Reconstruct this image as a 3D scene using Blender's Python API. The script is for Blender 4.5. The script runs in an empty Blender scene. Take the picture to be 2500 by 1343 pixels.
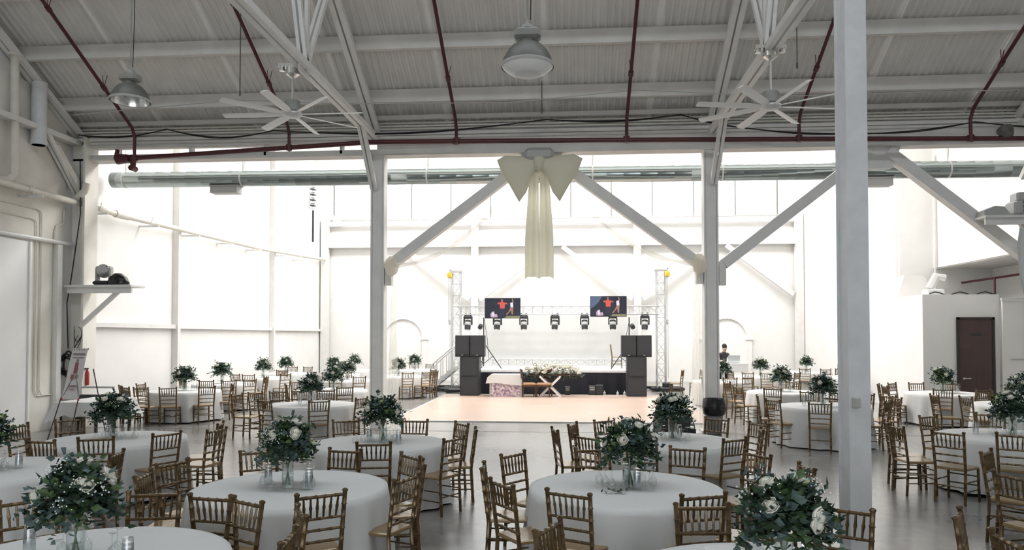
import bpy, bmesh, math, random
from mathutils import Vector, Matrix, Euler
R = math.radians
PI = math.pi
rnd = random.Random(7)
scene = bpy.context.scene
COL = scene.collection

# ------------------------------------------------------------------ camera
cam_d = bpy.data.cameras.new('camera')
cam = bpy.data.objects.new('camera', cam_d)
COL.objects.link(cam)
cam_d.sensor_width = 36.0
cam_d.lens = 36.0 * 1800 / 2500
cam_d.shift_y = 102.5 / 2500
cam_d.clip_end = 200
cam_d.clip_start = 0.05
cam.location = (0, 0, 2.2)
cam.rotation_euler = (R(91.5), 0, R(4.4))
scene.camera = cam

# ------------------------------------------------------------------ world, daylight, exposure
scene.view_settings.view_transform = 'Standard'
scene.view_settings.look = 'None'
scene.view_settings.exposure = 0.0
scene.view_settings.gamma = 1.0
scene.view_settings.use_curve_mapping = False
world = bpy.data.worlds.new('sky')
scene.world = world
world.use_nodes = True
bg = world.node_tree.nodes['Background']
bg.inputs[0].default_value = (0.93, 0.97, 1.0, 1)
bg.inputs[1].default_value = 4.0
cy = scene.cycles
cy.use_denoising = True
cy.max_bounces = 6
cy.use_adaptive_sampling = True
cy.adaptive_threshold = 0.07
cy.adaptive_min_samples = 12
cy.diffuse_bounces = 4
cy.glossy_bounces = 2
cy.transmission_bounces = 6
cy.transparent_max_bounces = 12
cy.sample_clamp_indirect = 8.0
cy.caustics_reflective = False
cy.caustics_refractive = False


def area(name, loc, rot, sx, sy, power, color=(1, 1, 1)):
    d = bpy.data.lights.new(name, 'AREA')
    d.shape = 'RECTANGLE'
    d.size = sx
    d.size_y = sy
    d.energy = power
    d.color = color
    o = bpy.data.objects.new(name, d)
    o.location = loc
    o.rotation_euler = rot
    COL.objects.link(o)
    return o


# daylight through the roof glazing of the rear hall (two pitched strips)
SLB = math.atan(0.35)
area('skylight_glow', (-0.8, 31.2, 11.72), (SLB, 0, 0), 21, 3.6, 3450, (1.0, 0.99, 0.97))
area('skylight_glow', (-0.8, 22.4, 11.72), (-SLB, 0, 0), 21, 3.6, 3450, (1.0, 0.99, 0.97))
# added unseen strip lamp lifts the table tops; added rear opening admits sky fill
area('added_overhead_fill', (0.85, 5.4, 13.1), (0, 0, 0), 24, 1.4, 880, (0.86, 0.94, 1.0))

# ------------------------------------------------------------------ materials
MATS = {}


def M(name, col, rough=0.6, metal=0.0, var=0.0, scale=8.0, bump=0.0, col2=None, spec=0.5, trans=0.0, stretch=None, sheen=0.0):
    m = bpy.data.materials.new(name)
    m.use_nodes = True
    nt = m.node_tree
    b = nt.nodes['Principled BSDF']
    c = tuple(col) + (1,)
    b.inputs['Base Color'].default_value = c
    b.inputs['Roughness'].default_value = rough
    b.inputs['Metallic'].default_value = metal
    b.inputs['Specular IOR Level'].default_value = spec
    if sheen:
        b.inputs['Sheen Weight'].default_value = sheen
    if var or bump or col2:
        tc = nt.nodes.new('ShaderNodeTexCoord')
        n = nt.nodes.new('ShaderNodeTexNoise')
        n.inputs['Scale'].default_value = scale
        n.inputs['Detail'].default_value = 5
        src = tc.outputs['Object']
        if stretch:
            mp = nt.nodes.new('ShaderNodeMapping')
            mp.inputs['Scale'].default_value = stretch
            nt.links.new(src, mp.inputs[0])
            src = mp.outputs[0]
        nt.links.new(src, n.inputs['Vector'])
        if var or col2:
            r = nt.nodes.new('ShaderNodeValToRGB')
            d = col2 if col2 else tuple(max(0, v * (1 - var)) for v in col)
            r.color_ramp.elements[0].position = 0.32
            r.color_ramp.elements[1].position = 0.68
            r.color_ramp.elements[0].color = tuple(d) + (1,)
            r.color_ramp.elements[1].color = c
            nt.links.new(n.outputs['Fac'], r.inputs[0])
            nt.links.new(r.outputs[0], b.inputs['Base Color'])
        if bump:
            bp = nt.nodes.new('ShaderNodeBump')
            bp.inputs['Strength'].default_value = bump
            bp.inputs['Distance'].default_value = 0.02
            nt.links.new(n.outputs['Fac'], bp.inputs['Height'])
            nt.links.new(bp.outputs[0], b.inputs['Normal'])
    MATS[name] = m
    return m


def glass(name, tint=(0.96, 0.98, 0.98), gloss=0.12, rough=0.03):
    """thin clear glass: mostly see-through, with a surface reflection"""
    m = bpy.data.materials.new(name)
    m.use_nodes = True
    nt = m.node_tree
    nt.nodes.clear()
    out = nt.nodes.new('ShaderNodeOutputMaterial')
    mix = nt.nodes.new('ShaderNodeMixShader')
    t = nt.nodes.new('ShaderNodeBsdfTransparent')
    t.inputs[0].default_value = tint + (1,)
    g = nt.nodes.new('ShaderNodeBsdfGlossy')
    g.inputs['Roughness'].default_value = rough
    lw = nt.nodes.new('ShaderNodeLayerWeight')
    lw.inputs[0].default_value = 0.35
    mr = nt.nodes.new('ShaderNodeMapRange')
    mr.inputs['To Min'].default_value = gloss * 0.5
    mr.inputs['To Max'].default_value = min(0.8, gloss * 5)
    nt.links.new(lw.outputs['Facing'], mr.inputs[0])
    nt.links.new(mr.outputs[0], mix.inputs[0])
    nt.links.new(t.outputs[0], mix.inputs[1])
    nt.links.new(g.outputs[0], mix.inputs[2])
    nt.links.new(mix.outputs[0], out.inputs[0])
    MATS[name] = m
    return m


def sheer(name, col, alpha, kd=0.55, kt=0.45):
    """sheer fabric: diffuse / translucent threads with gaps between them"""
    m = bpy.data.materials.new(name)
    m.use_nodes = True
    nt = m.node_tree
    nt.nodes.clear()
    out = nt.nodes.new('ShaderNodeOutputMaterial')
    mix = nt.nodes.new('ShaderNodeMixShader')
    mix.inputs[0].default_value = alpha
    t = nt.nodes.new('ShaderNodeBsdfTransparent')
    a = nt.nodes.new('ShaderNodeAddShader')
    d = nt.nodes.new('ShaderNodeBsdfDiffuse')
    d.inputs[0].default_value = tuple(v * kd for v in col) + (1,)
    tr = nt.nodes.new('ShaderNodeBsdfTranslucent')
    tr.inputs[0].default_value = tuple(v * kt for v in col) + (1,)
    nt.links.new(d.outputs[0], a.inputs[0])
    nt.links.new(tr.outputs[0], a.inputs[1])
    nt.links.new(t.outputs[0], mix.inputs[1])
    nt.links.new(a.outputs[0], mix.inputs[2])
    nt.links.new(mix.outputs[0], out.inputs[0])
    MATS[name] = m
    return m


def emit(name, col, strength):
    m = bpy.data.materials.new(name)
    m.use_nodes = True
    nt = m.node_tree
    b = nt.nodes['Principled BSDF']
    b.inputs['Base Color'].default_value = (0.01, 0.01, 0.01, 1)
    b.inputs['Roughness'].default_value = 0.25
    b.inputs['Emission Color'].default_value = tuple(col) + (1,)
    b.inputs['Emission Strength'].default_value = strength
    MATS[name] = m
    return m


def concrete(name):
    m = M(name, (0.33, 0.315, 0.30), rough=0.42)
    nt = m.node_tree
    b = nt.nodes['Principled BSDF']
    tc = nt.nodes.new('ShaderNodeTexCoord')
    n1 = nt.nodes.new('ShaderNodeTexNoise'); n1.inputs['Scale'].default_value = 0.45; n1.inputs['Detail'].default_value = 8
    n2 = nt.nodes.new('ShaderNodeTexNoise'); n2.inputs['Scale'].default_value = 6; n2.inputs['Detail'].default_value = 6
    r = nt.nodes.new('ShaderNodeValToRGB')
    r.color_ramp.elements[0].position = 0.3; r.color_ramp.elements[0].color = (0.14, 0.132, 0.122, 1)
    r.color_ramp.elements[1].position = 0.72; r.color_ramp.elements[1].color = (0.32, 0.305, 0.285, 1)
    mx = nt.nodes.new('ShaderNodeMath'); mx.operation = 'MULTIPLY_ADD'; mx.inputs[1].default_value = 0.4; mx.inputs[2].default_value = 0
    ad = nt.nodes.new('ShaderNodeMath'); ad.operation = 'MULTIPLY_ADD'; ad.inputs[1].default_value = 0.6
    nt.links.new(tc.outputs['Object'], n1.inputs['Vector']); nt.links.new(tc.outputs['Object'], n2.inputs['Vector'])
    nt.links.new(n2.outputs['Fac'], mx.inputs[0]); nt.links.new(n1.outputs['Fac'], ad.inputs[0]); nt.links.new(mx.outputs[0], ad.inputs[2])
    nt.links.new(ad.outputs[0], r.inputs[0]); nt.links.new(r.outputs[0], b.inputs['Base Color'])
    b.inputs['Coat Weight'].default_value = 0.45; b.inputs['Coat Roughness'].default_value = 0.2
    rr = nt.nodes.new('ShaderNodeMapRange'); rr.inputs['To Min'].default_value = 0.14; rr.inputs['To Max'].default_value = 0.42
    nt.links.new(n1.outputs['Fac'], rr.inputs[0]); nt.links.new(rr.outputs[0], b.inputs['Roughness'])
    return m


def parquet(name):
    m = M(name, (0.74, 0.58, 0.46), rough=0.3)
    nt = m.node_tree
    b = nt.nodes['Principled BSDF']
    tc = nt.nodes.new('ShaderNodeTexCoord')
    br = nt.nodes.new('ShaderNodeTexBrick')
    br.inputs['Scale'].default_value = 1.0
    br.inputs['Brick Width'].default_value = 0.9; br.inputs['Row Height'].default_value = 0.9
    br.inputs['Mortar Size'].default_value = 0.006; br.offset = 0
    br.inputs['Color1'].default_value = (0.60, 0.46, 0.38, 1); br.inputs['Color2'].default_value = (0.56, 0.42, 0.34, 1)
    br.inputs['Mortar'].default_value = (0.5, 0.42, 0.36, 1)
    nt.links.new(tc.outputs['Object'], br.inputs['Vector']); nt.links.new(br.outputs['Color'], b.inputs['Base Color'])
    return m


m_conc = concrete('polished_concrete')
m_parq = parquet('blonde_parquet')
m_wall = M('white_wall_paint', (0.86, 0.85, 0.83), 0.8, var=0.05, scale=1.2, bump=0.08)
m_wallnear = M('stained_white_plaster', (0.86, 0.84, 0.79), 0.85, scale=0.8, bump=0.15, col2=(0.66, 0.63, 0.56))
m_steel = M('white_painted_steel', (0.78, 0.77, 0.75), 0.55, var=0.08, scale=3.0, bump=0.03)
m_steelgrey = M('chipped_white_steel', (0.72, 0.73, 0.75), 0.5, var=0.12, scale=5.0, bump=0.05)
m_sheet = M('painted_corrugated_sheet', (0.76, 0.74, 0.71), 0.6, var=0.10, scale=1.5)
m_beam = M('painted_timber', (0.74, 0.72, 0.69), 0.7, var=0.12, scale=2.0)
m_red = M('red_sprinkler_paint', (0.085, 0.016, 0.02), 0.4, var=0.2, scale=10)
m_pipe = M('cream_pipe_paint', (0.74, 0.71, 0.64), 0.5, var=0.08, scale=6)
m_galv = M('galvanised_steel', (0.36, 0.41, 0.405), 0.2, 0.9)
m_chrome = M('brushed_nickel', (0.7, 0.69, 0.66), 0.25, 0.9)
m_alu = M('truss_aluminium', (0.58, 0.59, 0.60), 0.4, 0.3)
m_black = M('black_cable', (0.012, 0.012, 0.013), 0.6)
m_dark = M('black_plastic', (0.025, 0.026, 0.03), 0.5)
m_grille = M('black_speaker_grille', (0.035, 0.037, 0.042), 0.7, bump=0.3, scale=120)
m_skirt = M('black_stage_skirt', (0.02, 0.02, 0.026), 0.9, bump=0.2, scale=4, stretch=(12, 1, 0.2))
m_deck = M('white_stage_deck', (0.82, 0.81, 0.80), 0.5)
m_cloth = M('white_table_linen', (0.69, 0.69, 0.68), 0.9, var=0.03, scale=3, bump=0.06, spec=0.2)
m_ivory = sheer('ivory_satin', (1.0, 0.97, 0.80), 1.0, 0.62, 0.2)
m_sheer = sheer('sheer_chiffon', (0.93, 0.91, 0.84), 0.42)
m_sheer2 = sheer('gathered_chiffon', (0.92, 0.88, 0.78), 0.75)
m_gold = M('gold_painted_wood', (0.175, 0.113, 0.053), 0.3, 0.4, var=0.45, scale=14)
m_seat = M('gold_varnished_seat', (0.33, 0.22, 0.11), 0.2, 0.15, var=0.15, scale=8)
m_leaf1 = M('dark_green_leaf', (0.022, 0.05, 0.026), 0.6)
m_leaf2 = M('silver_eucalyptus_leaf', (0.08, 0.13, 0.122), 0.65)
m_leaf3 = M('fresh_green_leaf', (0.06, 0.11, 0.035), 0.6)
m_petal = M('ivory_petal', (0.80, 0.79, 0.70), 0.7)
m_petal2 = M('pale_green_petal', (0.66, 0.72, 0.40), 0.7)
m_breath = M('tiny_white_blossom', (0.85, 0.86, 0.86), 0.8)
m_stem = M('green_stem', (0.10, 0.15, 0.06), 0.6)
m_glass = glass('clear_glass')
m_tumbler = glass('clear_tumbler', (0.93, 0.95, 0.96), 0.2, 0.08)
m_pane = glass('window_glass', (0.97, 0.98, 1.0), 0.06)
m_water = glass('water', (0.9, 0.94, 0.93), 0.1)
m_doorbrown = M('brown_door', (0.085, 0.05, 0.045), 0.5, var=0.15, scale=2, stretch=(6, 6, 0.6))
m_frame = M('dark_bronze_frame', (0.04, 0.03, 0.03), 0.5)
m_yellow = M('yellow_hoist', (0.75, 0.50, 0.06), 0.5)
m_lampbody = M('grey_cast_lamp', (0.28, 0.28, 0.26), 0.5, var=0.15, scale=9)
m_lampgreen = M('weathered_lamp_shade', (0.13, 0.128, 0.115), 0.5, 0.1, var=0.2, scale=7)
m_reflect = M('lamp_reflector', (0.85, 0.85, 0.84), 0.2, 0.8)
m_lens = M('frosted_lamp_lens', (0.86, 0.85, 0.82), 0.35)
m_tan = M('tan_upholstery', (0.36, 0.20, 0.10), 0.7)
m_walnut = M('dark_walnut', (0.06, 0.03, 0.02), 0.45)
m_bin = M('grey_bin_plastic', (0.22, 0.22, 0.22), 0.6)
m_bag = M('black_bin_bag', (0.012, 0.012, 0.014), 0.25, bump=0.5, scale=12)
m_blade = M('white_fan_blade', (0.92, 0.92, 0.91), 0.4)
m_greycase = M('grey_plastic_housing', (0.45, 0.45, 0.44), 0.5)
m_whitecase = M('white_plastic_housing', (0.72, 0.72, 0.71), 0.4)
m_sequin = M('pink_sequins', (0.78, 0.70, 0.72), 0.4, 0.2, scale=11, col2=(0.16, 0.06, 0.14), bump=0.4)
m_banner = M('banner_vinyl', (0.66, 0.63, 0.62), 0.6, var=0.06, scale=3)
m_ink = M('banner_ink', (0.25, 0.21, 0.21), 0.7)
m_inkred = M('banner_ink_red', (0.28, 0.10, 0.10), 0.7)
m_redthing = M('red_enamel', (0.45, 0.03, 0.03), 0.4)
m_skin = M('skin', (0.45, 0.27, 0.19), 0.6)
m_hair = M('dark_hair', (0.015, 0.012, 0.01), 0.7)
m_shirt = M('charcoal_shirt', (0.045, 0.042, 0.048), 0.9)
m_trouser = M('black_trousers', (0.012, 0.012, 0.014), 0.9)
m_laptop = M('silver_laptop', (0.62, 0.66, 0.68), 0.35, 0.5)
m_screen = emit('screen_dark', (0.01, 0.015, 0.03), 1.0)
m_scr_red = emit('screen_red', (0.75, 0.10, 0.08), 1.0)
m_scr_white = emit('screen_white', (0.85, 0.8, 0.95), 1.0)
m_scr_skin = emit('screen_skin', (0.42, 0.2, 0.14), 1.0)
m_scr_floor = emit('screen_floor', (0.35, 0.32, 0.16), 0.8)
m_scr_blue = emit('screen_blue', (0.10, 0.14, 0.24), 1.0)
m_scr_pink = emit('screen_pink', (0.6, 0.38, 0.5), 1.0)
m_scr_legs = emit('screen_black_cloth', (0.03, 0.02, 0.05), 1.0)


# ------------------------------------------------------------------ mesh building
class MB:
    def __init__(s):
        s.v = []; s.f = []; s.mi = []; s.cur = 0

    def _add(s, vs, fs):
        o = len(s.v)
        s.v += [tuple(p) for p in vs]
        s.f += [tuple(i + o for i in f) for f in fs]
        s.mi += [s.cur] * len(fs)
        return s

    def box(s, c, d, rot=None):
        hx, hy, hz = d[0] / 2, d[1] / 2, d[2] / 2
        vs = [Vector((x, y, z)) for z in (-hz, hz) for y in (-hy, hy) for x in (-hx, hx)]
        if rot is not None:
            e = Euler(rot).to_matrix()
            vs = [e @ p for p in vs]
        c = Vector(c)
        return s._add([p + c for p in vs], [(0, 2, 3, 1), (4, 5, 7, 6), (0, 1, 5, 4), (2, 6, 7, 3), (0, 4, 6, 2), (1, 3, 7, 5)])

    def rbox(s, c, d, b=0.01, rot=None):
        """box with chamfered vertical and top edges"""
        hx, hy, hz = d[0] / 2, d[1] / 2, d[2] / 2
        b = min(b, hx * .9, hy * .9, hz * .9)
        rings = []
        for z, i in ((-hz, b), (-hz + b, 0), (hz - b, 0), (hz, b)):
            X, Y = hx - i, hy - i
            q = b
            rings.append([(X - q, -Y, z), (X, -Y + q, z), (X, Y - q, z), (X - q, Y, z), (-X + q, Y, z), (-X, Y - q, z), (-X, -Y + q, z), (-X + q, -Y, z)])
        vs = [Vector(p) for r in rings for p in r]
        if rot is not None:
            e = Euler(rot).to_matrix(); vs = [e @ p for p in vs]
        c = Vector(c)
        fs = []
        for k in range(3):
            for i in range(8):
                j = (i + 1) % 8
                fs.append((k * 8 + i, k * 8 + j, k * 8 + 8 + j, k * 8 + 8 + i))
        fs.append(tuple(range(7, -1, -1))); fs.append(tuple(range(24, 32)))
        return s._add([p + c for p in vs], fs)

    def beam(s, a, b, w, h, up=(0, 0, 1)):
        """rectangular bar from a to b; w across, h along up"""
        a = Vector(a); b = Vector(b); d = (b - a).normalized(); u = Vector(up)
        x = d.cross(u)
        if x.length < 1e-4: x = d.cross(Vector((0, 1, 0)))
        x.normalize(); u = x.cross(d).normalized()
        vs = []
        for p in (a, b):
            for sx, sz in ((-1, -1), (1, -1), (1, 1), (-1, 1)):
                vs.append(p + x * sx * w / 2 + u * sz * h / 2)
        return s._add(vs, [(0, 1, 2, 3), (7, 6, 5, 4), (0, 4, 5, 1), (1, 5, 6, 2), (2, 6, 7, 3), (3, 7, 4, 0)])

    def tube(s, pts, r, n=8, caps=True):
        pts = [Vector(p) for p in pts]
        rs = r if isinstance(r, (list, tuple)) else [r] * len(pts)
        vs = []; fs = []; ref = None
        for i, p in enumerate(pts):
            a = pts[max(i - 1, 0)]; b = pts[min(i + 1, len(pts) - 1)]
            d = (b - a).normalized()
            if ref is None:
                ref = Vector((0, 0, 1)) if abs(d.z) < 0.9 else Vector((0, 1, 0))
            x = d.cross(ref)
            if x.length < 1e-3: x = d.orthogonal()
            x.normalize(); y = d.cross(x).normalized(); ref = x.cross(d)
            for k in range(n):
                t = 2 * PI * k / n
                vs.append(p + (x * math.cos(t) + y * math.sin(t)) * rs[i])
        for i in range(len(pts) - 1):
            for k in range(n):
                j = (k + 1) % n
                fs.append((i * n + k, i * n + n + k, i * n + n + j, i * n + j))
        if caps:
            fs.append(tuple(range(n))); fs.append(tuple(range((len(pts) - 1) * n + n - 1, (len(pts) - 1) * n - 1, -1)))
        return s._add(vs, fs)

    def lathe(s, prof, n=12, c=(0, 0, 0), rot=None, sx=1, sy=1, wav=None):
        vs = []; fs = []
        e = Euler(rot).to_matrix() if rot is not None else None
        c = Vector(c)
        for i, (r, z) in enumerate(prof):
            for k in range(n):
                t = 2 * PI * k / n
                rr = r * (1 + (wav(i, t) if wav else 0))
                p = Vector((rr * math.cos(t) * sx, rr * math.sin(t) * sy, z))
                vs.append((e @ p if e else p) + c)
        for i in range(len(prof) - 1):
            for k in range(n):
                j = (k + 1) % n
                fs.append((i * n + k, i * n + j, i * n + n + j, i * n + n + k))
        if prof[0][0] > 1e-4: fs.append(tuple(range(n - 1, -1, -1)))
        if prof[-1][0] > 1e-4: fs.append(tuple(range((len(prof) - 1) * n, len(prof) * n)))
        return s._add(vs, fs)

    def open_lathe(s, prof, n=12, c=(0, 0, 0), rot=None):
        k = len(s.f)
        s.lathe(prof, n, c, rot)
        # drop the end caps
        extra = len(s.f) - k - (len(prof) - 1) * n
        if extra:
            del s.f[-extra:]; del s.mi[-extra:]
        return s

    def prism(s, poly, axis, a, b):
        """extrude a 2-D polygon along axis ('x','y','z') from a to b"""
        n = len(poly)

        def P(u, v, w):
            return {'x': (w, u, v), 'y': (u, w, v), 'z': (u, v, w)}[axis]
        vs = [P(u, v, a) for u, v in poly] + [P(u, v, b) for u, v in poly]
        fs = [tuple(range(n)), tuple(range(2 * n - 1, n - 1, -1))]
        for i in range(n):
            j = (i + 1) % n
            fs.append((i, n + i, n + j, j))
        return s._add(vs, fs)

    def pillow(s, poly, y0, depth, cz=None):
        """puffed shape from an (x,z) outline in the plane y=y0"""
        n = len(poly)
        cx = sum(p[0] for p in poly) / n; cz = sum(p[1] for p in poly) / n
        rings = []
        for k, dd in ((1.0, 0), (0.86, .55), (0.5, .92)):
            rings.append((k, dd))
        vs = []; fs = []
        for side in (-1, 1):
            o = len(vs)
            for k, dd in rings:
                for (x, z) in poly:
                    vs.append((cx + (x - cx) * k, y0 + side * depth * dd, cz + (z - cz) * k))
            vs.append((cx, y0 + side * depth, cz))
            for r in range(2):
                for i in range(n):
                    j = (i + 1) % n
                    q = (o + r * n + i, o + r * n + j, o + r * n + n + j, o + r * n + n + i)
                    fs.append(q if side < 0 else q[::-1])
            for i in range(n):
                j = (i + 1) % n
                q = (o + 2 * n + i, o + 2 * n + j, o + 3 * n)
                fs.append(q if side < 0 else q[::-1])
        return s._add(vs, fs)

    def mesh(s, name, mats, smooth=False):
        me = bpy.data.meshes.new(name)
        me.from_pydata(s.v, [], s.f)
        mats = mats if isinstance(mats, (list, tuple)) else [mats]
        for m in mats: me.materials.append(m)
        if len(mats) > 1: me.polygons.foreach_set('material_index', s.mi)
        bm = bmesh.new(); bm.from_mesh(me)
        bmesh.ops.recalc_face_normals(bm, faces=bm.faces)
        bm.to_mesh(me); bm.free()
        if smooth:
            me.polygons.foreach_set('use_smooth', [True] * len(me.polygons))
            if smooth != 'all':
                me.set_sharp_from_angle(angle=R(40))
        me.update()
        return me

    def build(s, name, mats, parent=None, smooth=False, loc=(0, 0, 0), rz=0.0):
        return obj(name, s.mesh(name, mats, smooth), parent, loc, rz)


def obj(name, me, parent=None, loc=(0, 0, 0), rz=0.0):
    o = bpy.data.objects.new(name, me)
    COL.objects.link(o)
    o.location = loc
    if rz: o.rotation_euler = (0, 0, rz)
    if parent: o.parent = parent
    return o


def tag(o, label, cat, group=None, kind=None):
    if label: o['label'] = label
    if cat: o['category'] = cat
    if group: o['group'] = group
    if kind: o['kind'] = kind
    return o


def thing(name, label, cat, loc=(0, 0, 0), rz=0.0, group=None, kind=None):
    o = bpy.data.objects.new(name, None)
    COL.objects.link(o)
    o.location = loc
    o.rotation_euler = (0, 0, rz)
    o.empty_display_size = 0.1
    return tag(o, label, cat, group, kind)


def kids(o):
    return KIDS.get(o.name, [])


KIDS = {}


def index_kids():
    KIDS.clear()
    for o in COL.objects:
        if o.parent: KIDS.setdefault(o.parent.name, []).append(o)


def dup(root, loc, rz, label=None, group=None, children=None):
    r = root.copy(); COL.objects.link(r)
    r.location = loc; r.rotation_euler = (0, 0, rz)
    if label: r['label'] = label
    if group: r['group'] = group
    for ch in (children or []):
        c = ch.copy(); COL.objects.link(c); c.parent = r
        for g in kids(ch):
            d = g.copy(); COL.objects.link(d); d.parent = c
    return r


def struct(o, label, cat=None):
    o['kind'] = 'structure'
    if label: o['label'] = label
    if cat: o['category'] = cat
    return o


# ================================================================== SETTING
XL, XR = -12.35, 14.2
YO = 17.5                    # line of posts between the two halls
YF = 36.2                    # far wall
struct(MB().box((0.85, 15.3, -0.1), (27.2, 42, 0.2)).build('floor', m_conc), 'grey polished concrete floor of the hall', 'floor')
struct(MB().box((XL - 0.1, 15.3, 7), (0.2, 42, 14)).build('wall_left', m_wall), 'tall white painted side wall on the left', 'wall')
# near bay of the left wall is older, stained plaster standing slightly proud
struct(MB().box((XL + 0.03, 11.2, 4), (0.06, 11.8, 8)).build('trim_1', m_wallnear), 'stained plaster of the near left wall beside the post', 'wall')
wf = MB()
wf.box((0.85, YF + .1, 4.0), (27.2, 0.2, 8.0)); wf.box((0.85, YF + .1, 12.0), (27.2, 0.2, 4.0))
struct(wf.build('wall_far', m_wall), 'white far wall behind the stage', 'wall')
struct(MB().box((11.2, 31.1, 7), (0.2, 10.2, 14)).build('wall_right', m_wall), 'white side wall at the far right of the rear hall', 'wall')
struct(MB().box((12.75, 26.0, 7), (3.1, 0.2, 14)).build('wall_right_return', m_wall), 'white wall return behind the small white room', 'wall')
struct(MB().box((12.4, 21.8, 9.25), (0.2, 8.2, 9.5)).build('wall_mezzanine', m_wall), 'white upper wall overhanging the right side', 'wall')
struct(MB().box((13.3, 21.8, 4.55), (1.9, 8.2, 0.16)).build('trim_2', m_beam), 'soffit under the overhanging white wall at right', 'soffit')
struct(MB().box((XR + .1, 10.3, 7), (0.2, 32, 14)).build('wall_right_low', m_wall), 'white wall at the back of the recess at right', 'wall')
wb = MB()
wb.box((0.85, -5.6, 8.8), (27.2, 0.2, 10.4)); wb.box((-9.1, -5.6, 1.8), (7.0, 0.2, 3.6)); wb.box((9.3, -5.6, 1.8), (10.2, 0.2, 3.6))  # unseen wall; gap between the panels added to let in fill light
struct(wb.build('wall_back', m_wallnear), 'wall behind the camera with added opening for sky fill', 'wall')
struct(MB().box((0.85, YO + .28, 10.5), (27.2, 0.16, 7.1)).build('wall_header', m_wall), 'wall above the post line closing the lower roof', 'wall')
# rear hall roof
rb = MB()
rb.beam((0.85, YF + .1, 10.25), (0.85, 26.8, 13.54), 27.2, 0.1)
struct(rb.build('ceiling_rear_far', m_wall), 'white far pitch of the rear hall roof', 'ceiling')
rb = MB(); rb.beam((0.85, 26.9, 13.54), (0.85, YO, 10.25), 27.2, 0.1)
struct(rb.build('ceiling_rear_near', m_wall), 'white near pitch of the rear hall roof', 'ceiling')

# near hall roof: corrugated sheets lapped on timber purlins
SL = 0.56


def roofz(y):
    return 7.48 + SL * (YO - y)


ceil = thing('ceiling', 'grey corrugated metal roof pitching down towards the posts', 'ceiling', kind='structure')
W, PER = 1.2, 0.15
pr = []
for k in range(8):
    x = k * PER
    pr += [(x, 0), (x + .045, 0), (x + .075, .035), (x + .12, .035)]
pr.append((W + 0.01, 0))
sh = MB()
vs = []
Y0, Y1 = YO + .25, 6.0
for y in (Y0, Y1):
    vs += [(x, y, roofz(y) + z) for x, z in pr]
n = len(pr)
sh._add(vs, [(i, i + 1, n + i + 1, n + i) for i in range(n - 1)])
sheet_me = sh.mesh('sheet', m_sheet)
for i in range(23):
    o = obj('sheet', sheet_me, ceil, (XL - .1 + i * W, 0, (i % 2) * 0.014))
rr = MB(); rr.beam((0.85, 6.0, roofz(6)), (0.85, -5.8, roofz(6) - SL * 11.8), 27.2, 0.06)
struct(rr.build('ceiling_back', m_sheet), 'roof pitch behind the camera', 'ceiling')
for i, y in enumerate((16.72, 15.42, 14.1, 12.8, 11.5, 10.2, 8.9, 7.6)):
    z = roofz(y) - 0.15
    o = MB().box((0, 0, 0), (26.4, 0.12, 0.30)).build('purlin', m_beam, None, False, (0.9, y, z))
    struct(o, ('deep timber purlin nearest the red pipe' if i == 0 else 'second deep timber purlin up the roof from the red pipe' if i == 1 else 'timber purlin of the corrugated roof'), 'beam')
    if i > 1: o['group'] = 'upper roof purlins'
# eave build-up above the header: a few shallow horizontal members
for i, (y, z, h) in enumerate(((17.3, 7.44, .10), (17.34, 7.06, .08))):
    o = MB().box((0.9, y, z), (26.4, .1, h)).build('eave_rail', m_beam)
    struct(o, ('upper' if i == 0 else 'lower') + ' thin painted rail under the roof eave above the red pipe', 'beam')
for i, z in enumerate((7.19, 7.26, 7.33)):
    o = MB().tube([(XL, 17.36, z), (13.8, 17.36, z - .02)], .022, 6).build('conduit', m_pipe)
    tag(o, ('lowest', 'middle', 'topmost')[i] + ' of three long thin conduits above the red main pipe', 'conduit')
hd = MB()
hd.box((4.75, YO, 6.78), (18.7, .26, .44)); hd.box((0.9, YO, 6.98), (26.4, .36, .06)); hd.box((0.9, YO, 6.575), (26.4, .36, .05))
hd.box((-8.45, YO, 6.93), (7.7, .26, .1)); hd.box((-8.45, YO, 6.64), (7.7, .2, .14))
for q in range(4): hd.box((-11.2 + q * 1.9, YO, 6.78), (.06, .2, .3))
struct(hd.build('header_beam', m_beam), 'long painted header beam carried by the white posts', 'beam')


# ---- posts
def post(name, x, y, h, w, mat, label, flange=True):
    m = MB()
    m.box((x, y, h / 2), (w * .72, w * .9, h))
    m.box((x - w * .5 + w * .06, y, h / 2), (w * .12, w * .98, h))
    m.box((x + w * .5 - w * .06, y, h / 2), (w * .12, w * .98, h))
    m.box((x, y, .015), (w * 1.5, w * 1.5, .03))
    return struct(m.build(name, mat), label, 'column')


CX = (-4.58, 3.30, 10.75)
post('column', CX[0], YO, 6.55, .33, m_steel, 'white steel post left of the stage with fabric knot')
post('column', CX[1], YO, 6.55, .33, m_steel, 'white steel post right of the stage behind the trash can')
post('column', CX[2], YO, 6.55, .33, m_steel, 'white steel post at the right edge carrying a platform')
pl = MB(); pl.box((-12.06, YO, 3.55), (.42, .36, 7.1)); pl.box((-11.86, YO - .1, 3.55), (.06, .5, 7.1))
struct(pl.build('column', m_wallnear), 'pilaster post against the left wall carrying the shelf', 'column')
bc = MB()
bx, by = 2.85, 7.65
bc.box((bx, by - .138, 4.9), (.205, .024, 9.8)); bc.box((bx, by + .138, 4.9), (.205, .024, 9.8)); bc.box((bx, by, 4.9), (.165, .27, 9.8)); bc.box((bx, by, .015), (.42, .5, .03))
bcol = struct(bc.build('column', m_steelgrey), 'large near grey-white steel column right of centre', 'column')
ob = MB(); ob.rbox((0, 0, 0), (.07, .05, .11), .008); ob.box((0, -.028, 0), (.055, .01, .09))
for k in (-1, 1): ob.box((0, -.034, k * .022), (.034, .006, .03))
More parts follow.
